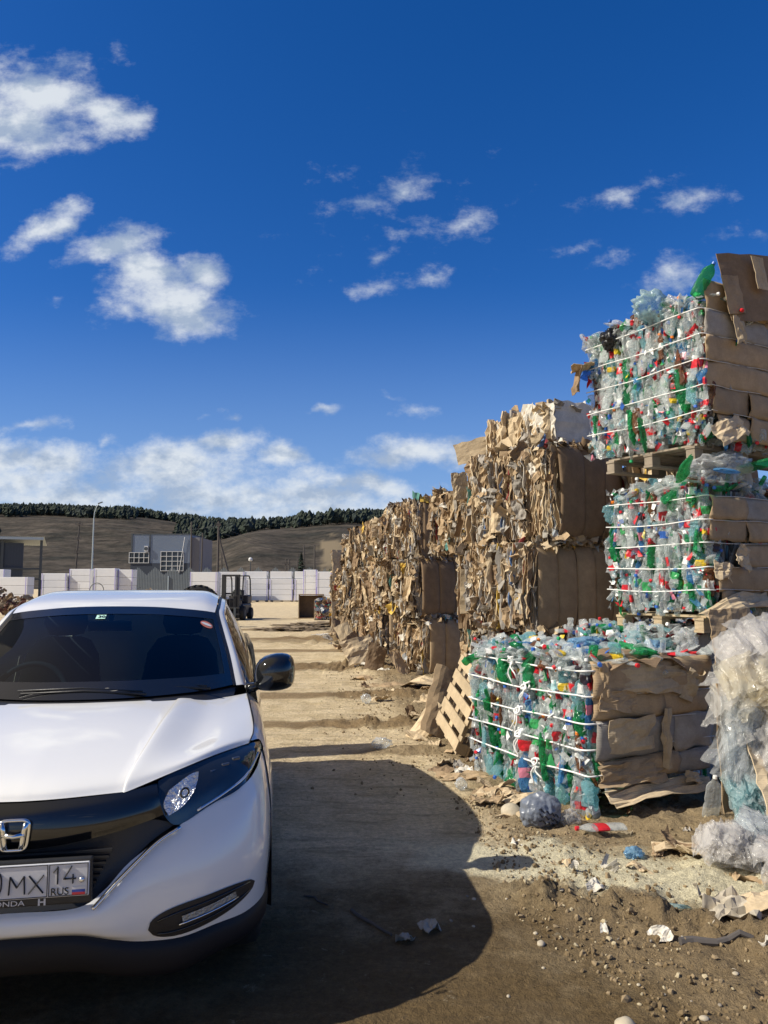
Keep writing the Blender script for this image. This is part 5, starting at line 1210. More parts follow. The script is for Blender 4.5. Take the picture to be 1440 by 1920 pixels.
def lay_bottle(mat_kw,loc,rot,seed,label,sc=1,crush=.4,grp=None):
    r_=np.random.default_rng(seed); b,c=bottle_geo(r_,crush,**mat_kw); g=inst('plastic_bottle',mesh_of('plastic_bottle',b),None,loc,rot,(sc,)*3)
    if c: inst('cap',mesh_of('bottle_cap',c),g)
    return tag(g,label,'bottle',grp)
lay_bottle(dict(L=.36,D=.10,body=2,label=-1,capm=11),(2.66,6.36,4.09),(R(10),R(28),0),31,'upright green bottle with a blue cap on the topmost bale beside the cardboard')
film('crumpled_jug','teal',(.22,.16,.13),(2.45,6.75,4.12),(0,R(20),R(30)),7,'crumpled teal jug lying on top of the topmost bale','jug')
film('plastic_bag','white',(.13,.10,.09),(2.60,6.62,4.10),(0,0,0),9,'white plastic scrap on the topmost bale right of the teal jug','plastic bag')
film('plastic_bag','black',(.12,.12,.12),(2.20,7.20,4.0),(0,0,0),12,'black plastic bag at the left top corner of the topmost bale','plastic bag')
film('plastic_bag','clear',(.34,.20,.14),(2.86,6.50,2.63),(0,R(-6),R(25)),14,'large clear plastic bag squeezed out on top of the middle bottle bale','plastic bag',amp=.3,freq=2.6)
lay_bottle(dict(L=.38,D=.13,body=2,label=-1,capm=14),(3.05,6.55,2.62),(R(80),R(10),R(50)),33,'big green bottle with a yellow cap above the middle bale at the right edge',1.1)
lay_bottle(dict(L=.34,D=.14,body=1,label=-1,capm=-1),(2.92,6.46,2.60),(R(95),R(10),R(-30)),34,'big blue bottle base above the middle bale beside the green bottle',1.1)
lay_bottle(dict(L=.34,D=.12,body=2,label=-1,capm=-1),(2.52,6.42,2.54),(R(60),R(-40),R(10)),35,'large flattened green bottle at the front edge of the middle bale',1.1,.9)
for i,(mt,x,y,z,sx,lab) in enumerate((('blue',1.62,6.28,1.18,.17,'blue plastic bag lying over the left rear top of the roped front bale'),('teal',2.3,6.45,1.16,.16,'pale teal film piece on the right part of the front bale top'),('blue',2.18,6.30,1.15,.17,'dark blue plastic bag on the front bale top above the cardboard'),('clear',2.48,6.38,1.2,.17,'clear bag sticking up at the right end of the front bale top'),('clear',2.2,6.75,1.22,.18,'clear bag standing behind the front bale top below the pallet'),('green',1.93,5.98,1.15,.20,'dark green plastic piece draped over the front top edge of the roped bale'))):
    film('plastic_bag',mt,(sx,sx*.5,.04 if mt!='clear' else .08),(x,y,z),(R(8),R(-6),R(30+17*i)),40+i,lab,'plastic bag',freq=2.5)

# ---------------------------------------------------------------- cardboard bales
def cardboard_bale(loc,rz,W,L,Hh,seed,label,n=330,bulge=.06,panels=3,face='cb_dark',detail=1,facepanel=True,big=6):
    """x along the smooth face (0..W), y along the torn face (0..L)"""
    rng=np.random.default_rng(seed); g=empty('cardboard_bale',loc,rz,label,'bale','bales of pressed cardboard')
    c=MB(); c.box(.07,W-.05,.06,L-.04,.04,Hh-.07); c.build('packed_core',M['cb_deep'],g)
    mb=MB()
    # torn face x=0: upright layers edge-on, of uneven reach
    for k in range(n):
        y=rng.uniform(0,L); h=min(Hh*.95,rng.gamma(2.2,.18)+.14); z=rng.uniform(h/2,Hh-h/2) if h<Hh else Hh/2
        dep=rng.uniform(.08,.20); out=rng.gamma(1.5,.018)
        V,F=sheet(dep,h,3,max(4,int(h*16)),rng,.03,rng.normal(0,.12),.022,rng.choice([.005,.010,.018],p=[.5,.35,.15]),rng.normal(0,.5))
        E3=rotm('Z',rng.normal(0,.22))@rotm('X',rng.normal(0,.06))
        mb.add(xf(V,E3,(-out+dep/2-.01,y,z)),F,int(rng.choice(len(CBM),p=CBP)))
    # scraps folded out of the face and along the top edge
    for k in range(int(n*.20)):
        w,h=rng.uniform(.05,.20),rng.uniform(.06,.24); V,F=sheet(w,h,4,4,rng,.03,rng.normal(0,.35),.03,.005)
        top=rng.random()<.4
        p=(rng.uniform(-.05,W*.9),rng.uniform(0,L),Hh-.03+rng.uniform(-.03,.05)) if top else (-rng.uniform(.02,.11),rng.uniform(0,L),rng.uniform(.05,Hh))
        E3=eul(*(rng.normal(0,.5,3)+([1.4,0,0] if top else [0,0,math.pi/2])))
        mb.add(xf(V,E3,p),F,int(rng.choice(len(CBM),p=CBP)))
    # ragged ends above and below the smooth face
    for k in range(int(n*.22)):
        w,h=rng.uniform(.06,.22),rng.uniform(.04,.12); V,F=sheet(w,h,4,3,rng,.03,rng.normal(0,.3),.02,.005)
        mb.add(xf(V,eul(rng.normal(-.5,.5),rng.normal(0,.3),rng.normal(0,.4)),(rng.uniform(0,W),rng.uniform(-.05,.08),rng.choice([.02,Hh-.03])+rng.normal(0,.025))),F,int(rng.choice(len(CBM),p=CBP)))
    tag(mb.build('torn_layers',CBM,g),kind='stuff')
    if facepanel:
        xs=np.linspace(.02,W,panels+1)
        for a,b in zip(xs[:-1],xs[1:]):
            nx,nz=12,22; U,Vv=np.meshgrid(np.linspace(0,1,nx+1),np.linspace(0,1,nz+1)); s=int(rng.integers(0,9999))
            X=a+U*(b-a)*.995; Z=.015+Vv*(Hh-.03)
            roll=1-np.abs(2*Vv-1)**6
            Y=-.055*roll-bulge*roll*(.35+.65*np.sin(np.pi*np.clip((X/W),0,1)))-.022*(1-np.abs(2*U-1)**4)+.012*fbm(np.stack([X*5,Z*2,X*0+s],-1),3,s)+.03
            q=MB(); q.grid(np.stack([X,Y,Z],-1)); o=q.build('cardboard_panel',M[face],g,smooth=True); md=o.modifiers.new('thick','SOLIDIFY'); md.thickness=.008; md.offset=1
        for x in xs[1:-1]:
            P=[(x,-.05*(1-abs(2*t-1)**6)-bulge*(1-abs(2*t-1)**6)*(.35+.65*math.sin(math.pi*x/W))+.022,.02+t*(Hh-.04)) for t in np.linspace(0,1,12)]
            q=MB(); q.tube(P,.005,5); q.build('strap',M['cb_deep'],g)
    for k in range(big):
        w,h=rng.uniform(.10,.22),rng.uniform(.2,.5)
        flap(g,(-rng.uniform(.06,.13),rng.uniform(.1,L-.1),rng.uniform(.2,Hh-.2)),(rng.normal(0,.15),rng.normal(0,.12),math.pi/2+rng.normal(0,.5)),w,h,rng,rng.choice(['cb','cb_light','cb_dark','cb_grey']),rng.normal(0,.3),.02,.02)
    return g
# near column: one lies under the other, a loose pale one on top
cardboard_bale((2.02,9.0,2.17),R(38),1.25,1.38,1.17,101,'big upper cardboard bale with a smooth dark brown right face beside the bottle stack',620,.07,3,'cb_dark',big=7)
cardboard_bale((1.76,9.05,1.08),R(30),1.5,1.2,1.07,102,'lower cardboard bale directly beneath the big dark one, behind the front bottle bale',560,.05,5,'cb',big=5)
cardboard_bale((1.80,9.1,0),R(30),1.5,1.2,1.06,103,'ground level cardboard bale hidden behind the roped bottle bale',160,.05,4,'cb_dark',big=2)
# stack behind the bottle bales, seen only through the gaps between their pallets
for k,z in enumerate((0,1.08,2.16)):
    cardboard_bale((3.55,8.9,z),R(30),1.25,1.2,1.06,171+k,'%s cardboard bale hidden behind the bottle stack'%('bottom','second','upper')[k],70,.05,3,'cb_dark',big=1)
# behind the near column
cardboard_bale((1.84,11.3,0),R(28),1.2,1.2,1.02,111,'ground level cardboard bale in the second column, behind the leaning pallet',300,.05,3,'cb',big=3)
cardboard_bale((1.82,11.3,1.04),R(30),1.2,1.2,1.06,112,'middle cardboard bale of the second column, with upright rolled boards',380,.05,3,'cb_dark',big=6)
cardboard_bale((1.46,11.8,2.12),R(30),1.2,1.25,1.05,113,'top cardboard bale of the second column, left of the big dark faced bale',420,.05,3,'cb_dark',big=6)
# third column, its two lower bales show smooth brown faces
cardboard_bale((.80,14.2,0),R(29),1.0,1.15,1.03,121,'ground level cardboard bale with a smooth brown face at the foot of the third column',380,.04,3,'cb',big=4)
cardboard_bale((.66,14.2,1.05),R(31),1.12,1.15,1.08,122,'middle cardboard bale of the third column with three dark strapped panels',380,.05,3,'cb_dark',big=4)
cardboard_bale((.70,14.3,2.15),R(30),1.2,1.2,1.12,123,'upper shredded bale of the third column with grey and tan layers',460,.04,3,'cb_dark',big=5)
nm=('fourth','fifth','sixth'); lv=('ground level','middle','top')
for c,(x,y) in enumerate(((.10,17.0),(-.32,19.8),(-.80,22.8))):
    for k in range(3):
        r_=np.random.default_rng(300+c*3+k)
        cardboard_bale((x+r_.normal(0,.06),y+r_.normal(0,.08),1.05*k),R(28+r_.normal(0,3)),1.2,1.25,1.05,130+c*3+k,'%s cardboard bale of the %s column along the bale wall'%(lv[k],nm[c]),300,.04,3,'cb_dark' if (c+k)%2 else 'cb',big=7)
cardboard_bale((-1.22,26.0,0),R(28),1.2,1.25,1.05,151,'lowest cardboard bale at the far end of the wall with upright boards at its corner',240,.04,3,'cb',big=4)
cardboard_bale((-1.25,26.1,1.06),R(28),1.2,1.25,1.0,152,'middle cardboard bale at the far end of the bale wall',240,.04,3,'cb_dark',big=4)
cardboard_bale((-1.15,26.0,2.06),R(30),1.2,1.25,.72,153,'topmost cardboard bale at the far end of the bale wall',240,.04,3,'cb',big=4)
# pale loose bale on the near column
def pale_bale():
    rng=np.random.default_rng(160); g=empty('pale_paper_bale',(2.10,9.25,3.36),R(30),'pale sunlit bale of thick paper and white board topping the near column','bale')
    c=MB(); c.box(.08,1.3,.08,1.2,.0,.42); c.build('packed_core',M['cb_light'],g)
    mb=MB()
    for k in range(120):
        h=rng.uniform(.15,.5); V,F=sheet(rng.uniform(.06,.16),h,3,6,rng,.03,rng.normal(0,.2),.03,rng.choice([.01,.02,.03]),rng.normal(0,.4))
        mb.add(xf(V,rotm('Z',rng.normal(0,.4)),(.02-rng.gamma(1.5,.02),rng.uniform(.0,1.25),h/2+rng.uniform(-.02,.08))),F,int(rng.choice([1,1,1,4,0,3,6],p=[.3,.2,.15,.2,.08,.05,.02])))
    for k in range(60):
        V,F=sheet(rng.uniform(.1,.3),rng.uniform(.08,.2),4,4,rng,.04,rng.normal(0,.3),.03,.006); mb.add(xf(V,eul(*(rng.normal(0,.4,3)+[1.5,0,0])),(rng.uniform(-.05,1.2),rng.uniform(0,1.2),.44+rng.normal(0,.03))),F,int(rng.choice([0,1,2,4,3])))
    tag(mb.build('torn_layers',CBM,g),kind='stuff')
    for (y,w,h,m,z,tw) in ((.15,.42,.46,'cb_white',.28,0),(.62,.40,.40,'cb_light',.25,.1),(.42,.22,.3,'cb_white',.4,-.1)):
        flap(g,(-.09,y,z),(R(3),0,-math.pi/2+tw),w,h,rng,m,.06,.03,.02)
    flap(g,(.42,-.03,.28),(R(-2),0,0),.86,.52,rng,'cb_white',.03,.03,.015)
    flap(g,(-.18,1.42,.12),(R(-4),R(-14),R(-38)),.52,.30,rng,'cb_light',.02,.01,.006)
    return g
pale_bale()
# upright boards wedged between and above bales
def board(loc,rz,w,h,label,mat='cb',tilt=0,curl=.05,lean=0,seed=1,fold=None):
    rng=np.random.default_rng(seed); q=MB(); V,F=sheet(w,h,10,10,rng,.012,curl,.015,.006,fold=fold); q.add(V,F); o=q.build('cardboard_sheet',M[mat],loc=loc,rot=(tilt,lean,rz),smooth=False); return tag(o,label,'cardboard sheet')
board((1.18,11.75,3.16),R(20),.26,.42,'pale cardboard sheet standing on top of the second column, left one','cb_light',seed=2,lean=R(-6))
board((1.38,11.70,3.20),R(30),.20,.46,'white board standing on top of the second column beside the pale sheet','cb_white',seed=3,lean=R(5))
board((1.50,11.65,2.95),R(45),.30,1.15,'tall brown cardboard sheet hanging down the front of the second column','cb_dark',seed=4,lean=R(-4))
board((1.62,11.6,3.25),R(10),.22,.62,'folded brown board leaning out over the top of the second column','cb',seed=5,lean=R(-10))
board((1.30,10.95,1.55),R(70),.24,.62,'upright curled pale board between the second and near columns','cb_light',curl=.8,seed=6)
board((1.18,11.1,1.42),R(10),.22,.80,'upright dark board left of the curled pale board','cb_dark',seed=7)
board((-1.62,26.0,.52),R(25),.30,1.15,'upright pale board at the far bottom corner of the bale wall','cb_light',seed=8)
board((-1.58,25.9,2.30),R(30),.34,1.05,'upright tan board at the far top corner of the bale wall','cb_light',seed=9)
# ---------------------------------------------------------------- things lying about
def gz(x,y): return float(ground_h(np.array([x]),np.array([y]))[0])
# pallet leaning on the roped bale
lp=pallet((0,0,0),0,'light wooden pallet leaning on its edge against the left end of the roped bale',.80,.80,n=5)
lp.matrix_world=Matrix(((.80,-.06,.60,.52),(-.40,.70,.59,7.32),(-.45,-.71,.54,1.02),(0,0,0,1))) if False else lp.matrix_world
lp.location=(.80,6.98,.02); lp.rotation_euler=(0,0,0)
# axes: local x runs up the slope, local y along the ground, local z is the deck side facing the road
up=Vector((.27,-.10,.68)).normalized(); al=Vector((-.24,.97,.0)).normalized(); al=(al-up*al.dot(up)).normalized(); nz=up.cross(al).normalized()
lp.matrix_world=Matrix(((up.x,al.x,nz.x,.79),(up.y,al.y,nz.y,7.50),(up.z,al.z,nz.z,.0),(0,0,0,1)))
def ground_sheet(x,y,w,h,rz,label,mat='cb',seed=0,tx=0,ty=0,curl=.05,dz=.03,wr=.03,rag=.03,fold=None,group=None):
    rng=np.random.default_rng(900+seed); q=MB(); V,F=sheet(w,h,9,9,rng,rag,curl,wr,.005,fold=fold); q.add(xf(V,rotm('X',-math.pi/2)),F)
    o=q.build('cardboard_scrap',M[mat],loc=(x,y,gz(x,y)+dz),rot=(tx,ty,rz)); return tag(o,label,'cardboard scrap',group)
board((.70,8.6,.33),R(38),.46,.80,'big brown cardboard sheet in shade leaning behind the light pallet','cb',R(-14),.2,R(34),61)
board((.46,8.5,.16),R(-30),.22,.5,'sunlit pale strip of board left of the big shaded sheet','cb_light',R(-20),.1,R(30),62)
ground_sheet(1.02,8.3,.34,.40,R(10),'pale cardboard sheet standing up behind the top of the leaning pallet','cb_light',2,R(65),0,.1,.66)
ground_sheet(.55,12.6,1.0,.7,R(-15),'wide flattened carton with a curled edge before the third column','cb_light',3,0,R(-8),.22,.12)
ground_sheet(.10,12.9,.7,.4,R(10),'flat cardboard strip left of the flattened carton','cb',4)
ground_sheet(-.45,15.4,.75,.55,R(35),'ribbed cardboard tray leaning upright beside the third column','cb_light',5,R(55),R(-10),.05,.38)
ground_sheet(-.35,13.6,.55,.35,R(-25),'curled brown cardboard piece on the churned mud','cb',6,0,0,.3,.05)
ground_sheet(.95,6.25,.42,.30,R(-20),'torn cardboard lying flat under the left end of the roped bale','cb',7)
ground_sheet(1.05,5.95,.36,.22,R(15),'smaller torn cardboard scrap next to the grey bag','cb_light',8)
ground_sheet(1.00,5.62,.55,.06,R(-4),'long thin cardboard strip behind the pale dusty spill','cb_light',9)
ground_sheet(.55,7.0,.40,.22,R(40),'crumpled brown scrap before the foot of the leaning pallet','cb_dark',10,curl=.3)
ground_sheet(.72,6.75,.50,.25,R(5),'flat layered scrap right in front of the leaning pallet','cb',11)
ground_sheet(1.95,4.85,.60,.14,R(-8),'long tan cardboard strip below the dark hollow of the roped bale','cb_light',12)
ground_sheet(1.95,3.72,.34,.22,R(25),'tan torn cardboard at the right edge of the photo near the bottom','cb_light',13)
ground_sheet(2.0,3.95,.40,.20,R(-12),'crumpled tan cardboard above the torn one at the right edge','cb_light',14,0,R(8),.2,.06)
ground_sheet(.22,3.85,.08,.05,R(40),'small torn paper scrap in the car shadow','cb_grey',15)
ground_sheet(.10,3.72,.04,.07,R(-20),'narrow curled leaf of paper in the car shadow','cb_grey',16,curl=.3)
rngs=np.random.default_rng(77)
# scattered scraps along the foot of the wall
for k in range(46):
    y=rngs.uniform(6.6,25); x=verge(y)+rngs.uniform(-.25,1.0)*(.5+.02*y)
    ground_sheet(x,y,rngs.uniform(.08,.38),rngs.uniform(.05,.25),rngs.uniform(0,6.3),'small torn cardboard scrap lying on the mud along the bale wall',rngs.choice(['cb','cb_light','cb_dark','cb_grey','cb_white']),100+k,rngs.normal(0,.25),rngs.normal(0,.25),rngs.normal(0,.25),.03,group='torn scraps along the bale wall')
for k in range(20):
    y=rngs.uniform(3.3,5.4); x=verge(y)+rngs.uniform(.05,1.7)
    ground_sheet(x,y,rngs.uniform(.03,.15),rngs.uniform(.02,.09),rngs.uniform(0,6.3),'small pale paper scrap lying on the dusty ground before the bottle bales',rngs.choice(['cb','cb_light','cb_grey','cb_light','cb_white']),200+k,rngs.normal(0,.3),rngs.normal(0,.3),rngs.normal(0,.3),.012,group='paper scraps before the bottle bales')
# leaned loose pieces against the foot of the wall
for k,(x,y,w,h,m) in enumerate(((-.15,15.0,.4,.6,'cb_dark'),(-.55,17.0,.5,.7,'cb_dark'),(-.62,17.6,.35,.5,'cb_light'),(-.9,19.5,.4,.8,'cb_light'),(-1.25,22.4,.5,.7,'cb_dark'),(-.45,16.3,.5,.35,'cb_light'),(-1.0,21,.4,.9,'cb'),(.3,14.2,.3,.5,'cb'))):
    board((x,y,gz(x,y)+h*.4),R(20+40*math.sin(k*2.1)),w,h,'%s board slumped at the wall foot %s'%({'cb_dark':'dark brown','cb_light':'pale','cb':'tan'}[m],('beside the third column','below the fourth column','right behind the tray by the fourth column','before the fifth column','before the sixth column','lying wide by the fourth column','between fifth and sixth column','touching the third column corner')[k]),m,R(-30),.08,R(24*math.cos(k*3.)),40+k)
# flattened cartons trodden in along the foot of the bottle bales
for k in range(11):
    if k<4: x=rngs.uniform(1.45,2.35); y=rngs.uniform(4.35,5.25)
    else: y=rngs.uniform(5.6,6.9); x=verge(y)+rngs.uniform(.15,.55)
    ground_sheet(x,y,rngs.uniform(.14,.32),rngs.uniform(.06,.16),rngs.uniform(-.6,.6),'trodden carton piece at the foot of the bottle bales',rngs.choice(['cb','cb_light','cb_light','cb_dark']),300+k,rngs.normal(0,.12),rngs.normal(0,.12),rngs.normal(0,.2),.03,.03,.04,group='trodden cartons by the bottle bales')
# stones
rk=np.random.default_rng(5)
SM=[simple('stone_pale',(.45,.39,.29),.85,noise=.2,nscale=20),simple('stone_grey',(.26,.22,.17),.85,noise=.2,nscale=20)]
def stone(x,y,r,label,m=0,grp=None,fl=.65):
    V,F=crumple(None,(r*rk.uniform(.9,1.3),r*rk.uniform(.8,1.1),r*fl),int(rk.integers(0,999)),.10,3,1.3); q=MB(); q.add(V,F); o=q.build('stone',SM[m],loc=(x,y,gz(x,y)+r*fl*.35),rot=(0,0,rk.uniform(0,6)),smooth=True); return tag(o,label,'stone',grp)
stone(.92,5.72,.075,'round pale stone beside the grey carrier bag',fl=.8)
stone(.90,3.03,.045,'pale lumpy stone right of the car shadow near the bottom')
stone(.28,2.72,.045,'pale stone at the bottom edge of the photo below the car shadow')
for k in range(28):
    y=rk.uniform(2.6,4.6); x=rk.uniform(.2,2.2)+(4-y)*.15
    stone(x,y,abs(rk.normal(0,.006))+.006,'small pebble bedded in the damp brown soil at lower right',int(rk.random()<.35),'pebbles in the damp soil')
# clods of mud: one mass
q=MB()
for k in range(3200):
    if rk.random()<.55: y=rk.uniform(3.0,6.2); x=verge(y)+rk.gamma(1.6,.32)-.12
    else: y=rk.uniform(6.2,16); x=verge(y)+rk.normal(.05,.45)
    r=abs(rk.normal(0,.006))+.003; V,F=crumple(None,(r*1.3,r,r*.8),k,.35,1,1.5); q.add(xf(V,eul(*rk.uniform(0,6,3)),(x,y,gz(x,y)+r*.3)),F,int(rk.choice([0,1,2],p=[.5,.35,.15])))
tag(q.build('mud_crumbs',[simple('clod_brown',(.17,.12,.062),.95),simple('clod_tan',(.27,.20,.115),.95),simple('clod_pale',(.44,.37,.24),.95)]),kind='stuff')
# sticks
for k,(p,q_,r,lab) in enumerate((((-.18,4.05,0),(.04,3.78,0),.010,'dark stick lying in the car shadow'),((-.42,4.25,0),(-.30,4.12,0),.006,'thin dark twig in the car shadow nearer the car'),((1.35,3.66,.02),(1.66,3.62,.03),.020,'dark rotten branch stub bedded in the mud berm'),((1.28,2.74,.0),(1.42,2.66,.0),.010,'short pale stick in the damp soil at the bottom'),((1.06,2.58,0),(1.10,2.44,0),.010,'short splintered stick at the bottom edge'))):
    P=np.array(p,float);Q=np.array(q_,float); t=np.linspace(0,1,7)[:,None]; C=P*(1-t)+Q*t; C[:,:2]+=rk.normal(0,.004 if k==2 else .008,(7,2)); C[:,2]=[gz(a,b)+r*.7 for a,b,_ in C]
    m=MB(); m.tube(C,np.linspace(r,r*.6,7),7); tag(m.build('stick',M['pole'] if k<3 else M['wood_grey']),lab,'stick')
cbl=MB(); P=[(-.62,2.95),(-.60,2.8),(-.645,2.62),(-.62,2.5),(-.66,2.3)]; C=cr([(a,b,gz(a,b)+.006) for a,b in P],6); cbl.tube(C,.004,5); tag(cbl.build('cable',M['black_plastic'],smooth=True),'thin dark cable end on the ground under the car bumper','cable')
# grey carrier bag with dark print
bag=film('carrier_bag','grey',(.155,.12,.125),(1.07,5.42,.10),(0,0,R(20)),63,'stuffed grey carrier bag with a dark print, on the ground before the roped bale','bag',amp=.14,freq=1.5,ridge=.06,sub=5)
bag.data.materials.clear(); bag.data.materials.append(simple('grey_polythene',(.17,.19,.23),.32,bump=.7,bscale=16))
pr=MB(); bvv=bag.data; bv2=BVHTree.FromPolygons([v.co for v in bvv.vertices],[tuple(p.vertices) for p in bvv.polygons])
for k in range(3):
    P=[]
    for t in np.linspace(0,1,14):
        h=bv2.ray_cast(Vector((-.07+.15*t,-1,.045-.035*k-.06*t+.010*math.sin(t*23+k*2))),Vector((0,1,0)))
        if h[0] is not None: P.append(np.array(h[0])+[0,-.004,0])
    if len(P)>3: pr.tube(P,.0038,5)
pr.build('print',M['ink'],bag)
# the big lying bottle with the red label
lay_bottle(dict(L=.36,D=.105,body=0,label=5,capm=10),(1.58,5.22,.062),(R(90),R(0),R(-82)),71,'big clear bottle with a red label lying on the ground before the roped bale',1,.25)
film('plastic_bag','white',(.07,.06,.06),(1.27,5.40,.06),(0,0,0),72,'white plastic scrap between the grey bag and the lying bottle','plastic bag')
lay_bottle(dict(L=.30,D=.10,body=0,label=-1,capm=12),(2.28,5.55,.02),(R(8),R(6),0),73,'dusty clear bottle standing upside down in the dark hollow under the bale',1,.3)
lay_bottle(dict(L=.30,D=.10,body=0,label=-1,capm=13),(.90,6.95,.12),(R(35),R(50),R(20)),74,'clear bottle poking out at the low left corner of the roped bale',1.1,.5)
lay_bottle(dict(L=.30,D=.09,body=0,label=5,capm=10),(2.50,5.75,.16),(R(80),R(0),R(60)),75,'red labelled bottle peeping out under the right end of the roped bale',1,.6)
film('plastic_scrap','blue',(.06,.05,.035),(1.50,4.80,.03),(0,0,R(20)),76,'dark blue crumpled plastic piece below the lying bottle','plastic scrap')
film('plastic_scrap','teal',(.13,.03,.012),(1.42,4.05,.03),(0,0,R(-10)),77,'thin teal plastic strip on the dusty ground','plastic scrap')
film('plastic_scrap','teal',(.05,.03,.025),(2.28,5.05,.04),(0,0,R(10)),78,'small teal plastic piece at the right end of the dark hollow','plastic scrap')
film('plastic_scrap','clear',(.05,.04,.05),(.62,6.35,.05),(0,0,0),79,'small clear crushed cup left of the torn cardboard','plastic scrap')
film('plastic_bag','white',(.09,.07,.05),(-.06,2.62,.05),(0,0,R(30)),80,'pale torn bag at the bottom edge in the car shadow','plastic bag',amp=.3)
film('plastic_bag','clear',(.08,.08,.06),(-.25,10.9,.07),(0,0,0),81,'clear plastic scrap on the road beside the dark mud ridge','plastic bag')
film('plastic_bag','clear',(.10,.08,.06),(-.03,7.85,.07),(0,0,0),82,'clear crushed bottle film on the mud ridge before the leaning pallet','plastic bag')
film('plastic_bag','white',(.3,.2,.06),(-2.0,24.5,.05),(0,0,0),83,'flat white film scrap far down the road','plastic bag')
# film heap at the right edge
hx,hy=2.42,5.30
fh=[('white',(.36,.30,.20),(2.62,5.35,1.02),(R(5),R(-12),R(10)),'pale sheet of film bunched along the top of the film heap'),
    ('cream',(.34,.24,.12),(2.60,5.25,.90),(0,R(-20),R(15)),'cream folded film under the top sheet of the film heap'),
    ('grey',(.28,.26,.22),(2.45,5.30,.74),(0,R(10),0),'grey film bundle at the left shoulder of the film heap'),
    ('pink',(.30,.25,.22),(2.72,5.20,.82),(0,0,R(40)),'faintly pink film bundle at the right shoulder of the film heap'),
    ('white',(.20,.20,.33),(2.56,5.14,.56),(R(0),R(18),0),'large hanging bundle of clear white film in the middle of the film heap'),
    ('clear',(.14,.14,.27),(2.36,5.20,.60),(0,R(12),0),'glossy clear film hanging at the left side of the film heap'),
    ('white',(.26,.24,.30),(2.74,5.02,.56),(0,R(-10),R(30)),'bright white bubbly film bundle at the right edge of the film heap'),
    ('teal',(.13,.12,.18),(2.33,5.10,.22),(0,R(10),0),'bluish film low at the left foot of the film heap'),
    ('clear',(.15,.14,.16),(2.46,5.0,.20),(0,0,R(30)),'clear twisted film end above the dark film')]
for i,(mt,sz,lc,rt,lab) in enumerate(fh):
    film_bundle('plastic_film_bundle',mt,sz,lc,rt,500+i,lab,'plastic film','film bundles in the heap at the right edge',hang=sz[2]>.25)
board((2.58,4.98,.36),R(28),.55,.50,'brown carton board jutting out low in the film heap','cb_light',R(-30),.1,R(18),51)
board((2.33,5.32,.55),R(40),.22,.85,'printed carton edge standing between roped bale and film heap','cb',0,.05,0,52)
board((2.70,6.0,1.25),R(20),.40,.42,'plain cardboard piece standing above the film heap at the right edge','cb',R(-5),.03,0,53)
film('plastic_film_bundle','black',(.30,.20,.12),(2.62,4.80,.14),(0,R(20),R(30)),540,'black film sheet at the foot of the film heap','plastic film',amp=.3,sub=4)
for i,(mt,sz,lc,lab) in enumerate((('white',(.17,.13,.085),(1.98,4.62,.08),'white crumpled bag lying farthest left before the film heap'),('clear',(.15,.12,.10),(2.18,4.72,.11),'clear crumpled bag just behind the white one'),('white',(.16,.12,.10),(2.10,4.28,.09),'white crumpled bag nearest the camera'),('teal',(.20,.16,.12),(2.42,4.62,.15),'large bluish clear bag right of the clear one'),('white',(.14,.15,.14),(2.30,4.22,.12),'whitish clear bag cut by the right photo edge'))):
    film_bundle('plastic_bag',mt,tuple(1.1*q for q in sz),lc,(0,0,R(25*i)),560+i,lab,'plastic bag','crumpled bags on the ground at right',hang=False,n=12)
cl=MB(); V,F=sheet(.34,.22,12,12,np.random.default_rng(8),.05,.1,.06,.003); cl.add(xf(V,rotm('X',-1.3)),F); tag(cl.build('rag',simple('dirty_cloth',(.42,.37,.29),.9,noise=.4,nscale=15),loc=(1.72,3.98,.06)),'crumpled dirty cloth half buried on the mud berm','rag')
# brown crate with a textile bale and a white sack at the far end of the wall
def crate():
    Y=38; g=empty('plywood_crate',(-3.75,Y,0),R(4),'open brown plywood crate at the far end of the bale wall','crate')
    for a in ((-.45,-.41,0,.9,.0,1.15),(.75,.79,0,.9,.0,1.15),(-.41,.75,.86,.9,.0,1.12),(-.41,.75,0,.86,0,.04),(-.45,.79,0,.9,1.152,1.19)):
        q=MB(); q.box(*a); q.build('panel',M['cb_dark'],g)
crate()
rt=np.random.default_rng(90); g=empty('textile_bale',(-2.75,36.9,0),R(20),'bale of mixed red, teal and tan rags beside the plywood crate','bale')
q=MB(); q.box(-.5,.4,-.35,.4,.05,.95); q.build('packed_core',M['cb_deep'],g); q=MB()
for k in range(260):
    V,F=sheet(rt.uniform(.1,.4),rt.uniform(.05,.14),4,3,rt,.03,rt.normal(0,.3),.03,.02); q.add(xf(V,eul(rt.normal(0,.3),rt.normal(0,.2),rt.normal(0,.3)),(rt.uniform(-.55,.45),-.38+rt.normal(0,.05),rt.uniform(.05,1.0))),F,int(rt.choice([0,1,2,6,9,10,7,4],p=[.16,.2,.12,.16,.1,.12,.06,.08])))
tag(q.build('folded_rags',CBM,g),kind='stuff')
film('bulk_sack','white',(.62,.55,.72),(-2.05,38.2,.62),(0,0,0),91,'tall white bulk sack standing behind the textile bale','sack',amp=.18,freq=1.5)
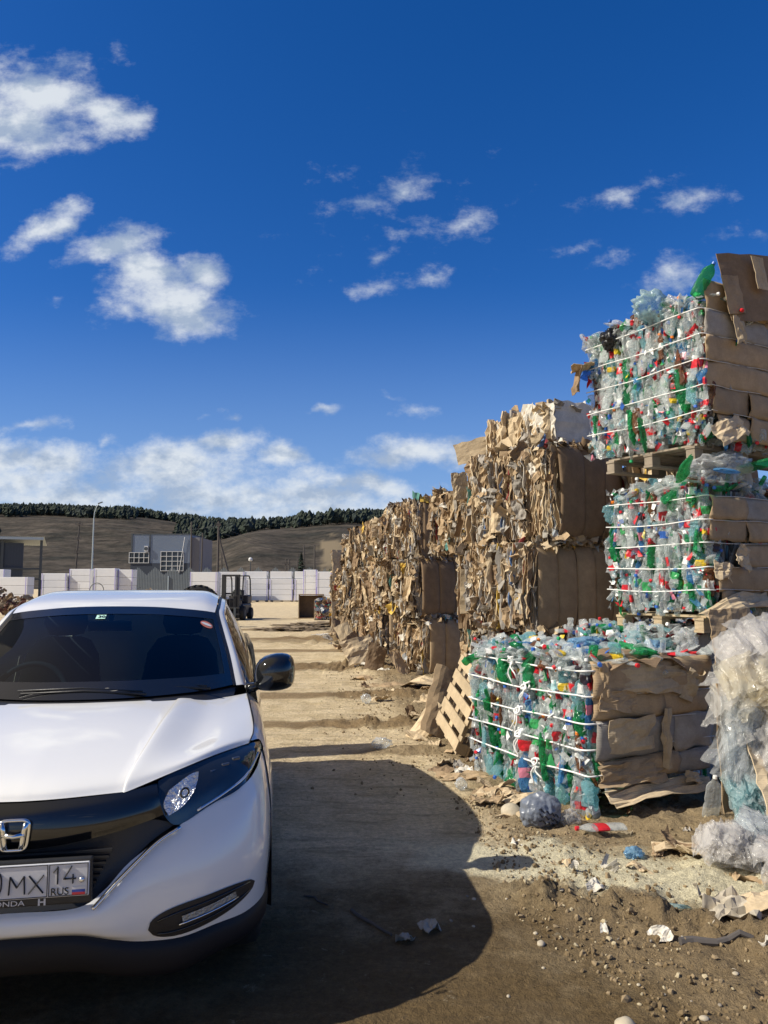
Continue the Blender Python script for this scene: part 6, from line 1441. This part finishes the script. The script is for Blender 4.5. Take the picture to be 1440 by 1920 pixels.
# mud and scrap heaps far off
for i,(x,y,sx,sz,lab) in enumerate(((-2.6,31,1.6,.16,'low dark mud heap before the plywood crate'),(-3.4,28.5,1.3,.12,'flatter dark mud heap nearer the road'),)):
    V,F=crumple(None,(sx,1.0,sz),600+i,.4,5,4.5); q=MB(); q.add(V,F); tag(q.build('mud_heap',simple('dark_mud',(.20,.15,.095),.95,noise=.3,nscale=6),loc=(x,y,.0)),lab,'mud heap')
q=MB()
for k in range(150):
    V,F=sheet(rt.uniform(.15,.5),rt.uniform(.06,.2),4,3,rt,.04,rt.normal(0,.3),.03,.03); q.add(xf(V,eul(*rt.uniform(-1,1,3)),rt.normal(0,1,3)*[.75,.5,.22]+[0,0,.25]),F,int(rt.integers(0,3)))
tag(q.build('scrap_heap',[M['rust_red'],M['cb_dark'],M['wood_grey']],loc=(at(14,34),34,.55)),'rusty brown scrap heap left of the car roof','scrap heap',kind='stuff')
a=np.linspace(0,2*math.pi,25); q=MB(); q.tube(np.stack([.55*np.cos(a),0*a,1.2+.6*np.sin(a)],1),.03,6,caps=False); tag(q.build('wire_hoop',M['steel'],loc=(at(184,60),60,0)),'thin dark hoop standing behind the car roof below the street lamp','hoop')
for px,lab in ((222,'white sack peeping over the car roof below the narrow foam stack'),(262,'white sack peeping over the car roof in front of the picket fence')):
    film('white_sack','white',(.7,.5,.5),(at(px,58),58,.75),(0,0,0),int(px),lab,'sack',amp=.2,freq=1.5)
q=MB()
for k in range(120):
    p=rt.normal(0,1,3)*[.5,.3,.2]+[0,0,.8]; d=rt.normal(0,1,3)*[.25,.2,.15]; q.tube([p-d,p+d],rt.uniform(.02,.05),4,int(rt.integers(0,2)))
tag(q.build('firewood_heap',[M['cb_dark'],M['wood_grey']],loc=(at(282,58),58,0)),'brown heap of offcuts over the car roof in front of the picket fence','heap')
# unseen post added left of view to cast one shade strip on the road
q=MB(); q.box(-.2,.2,-.2,.2,-.1,3.8); q.box(-.28,.28,-.30,.30,-.1,.35); tag(bevel(q.build('added_shade_post',M['concrete'],loc=(-4.5,6.6,0)),.02),'unseen post added left of the car to cast a strip of shade','post')
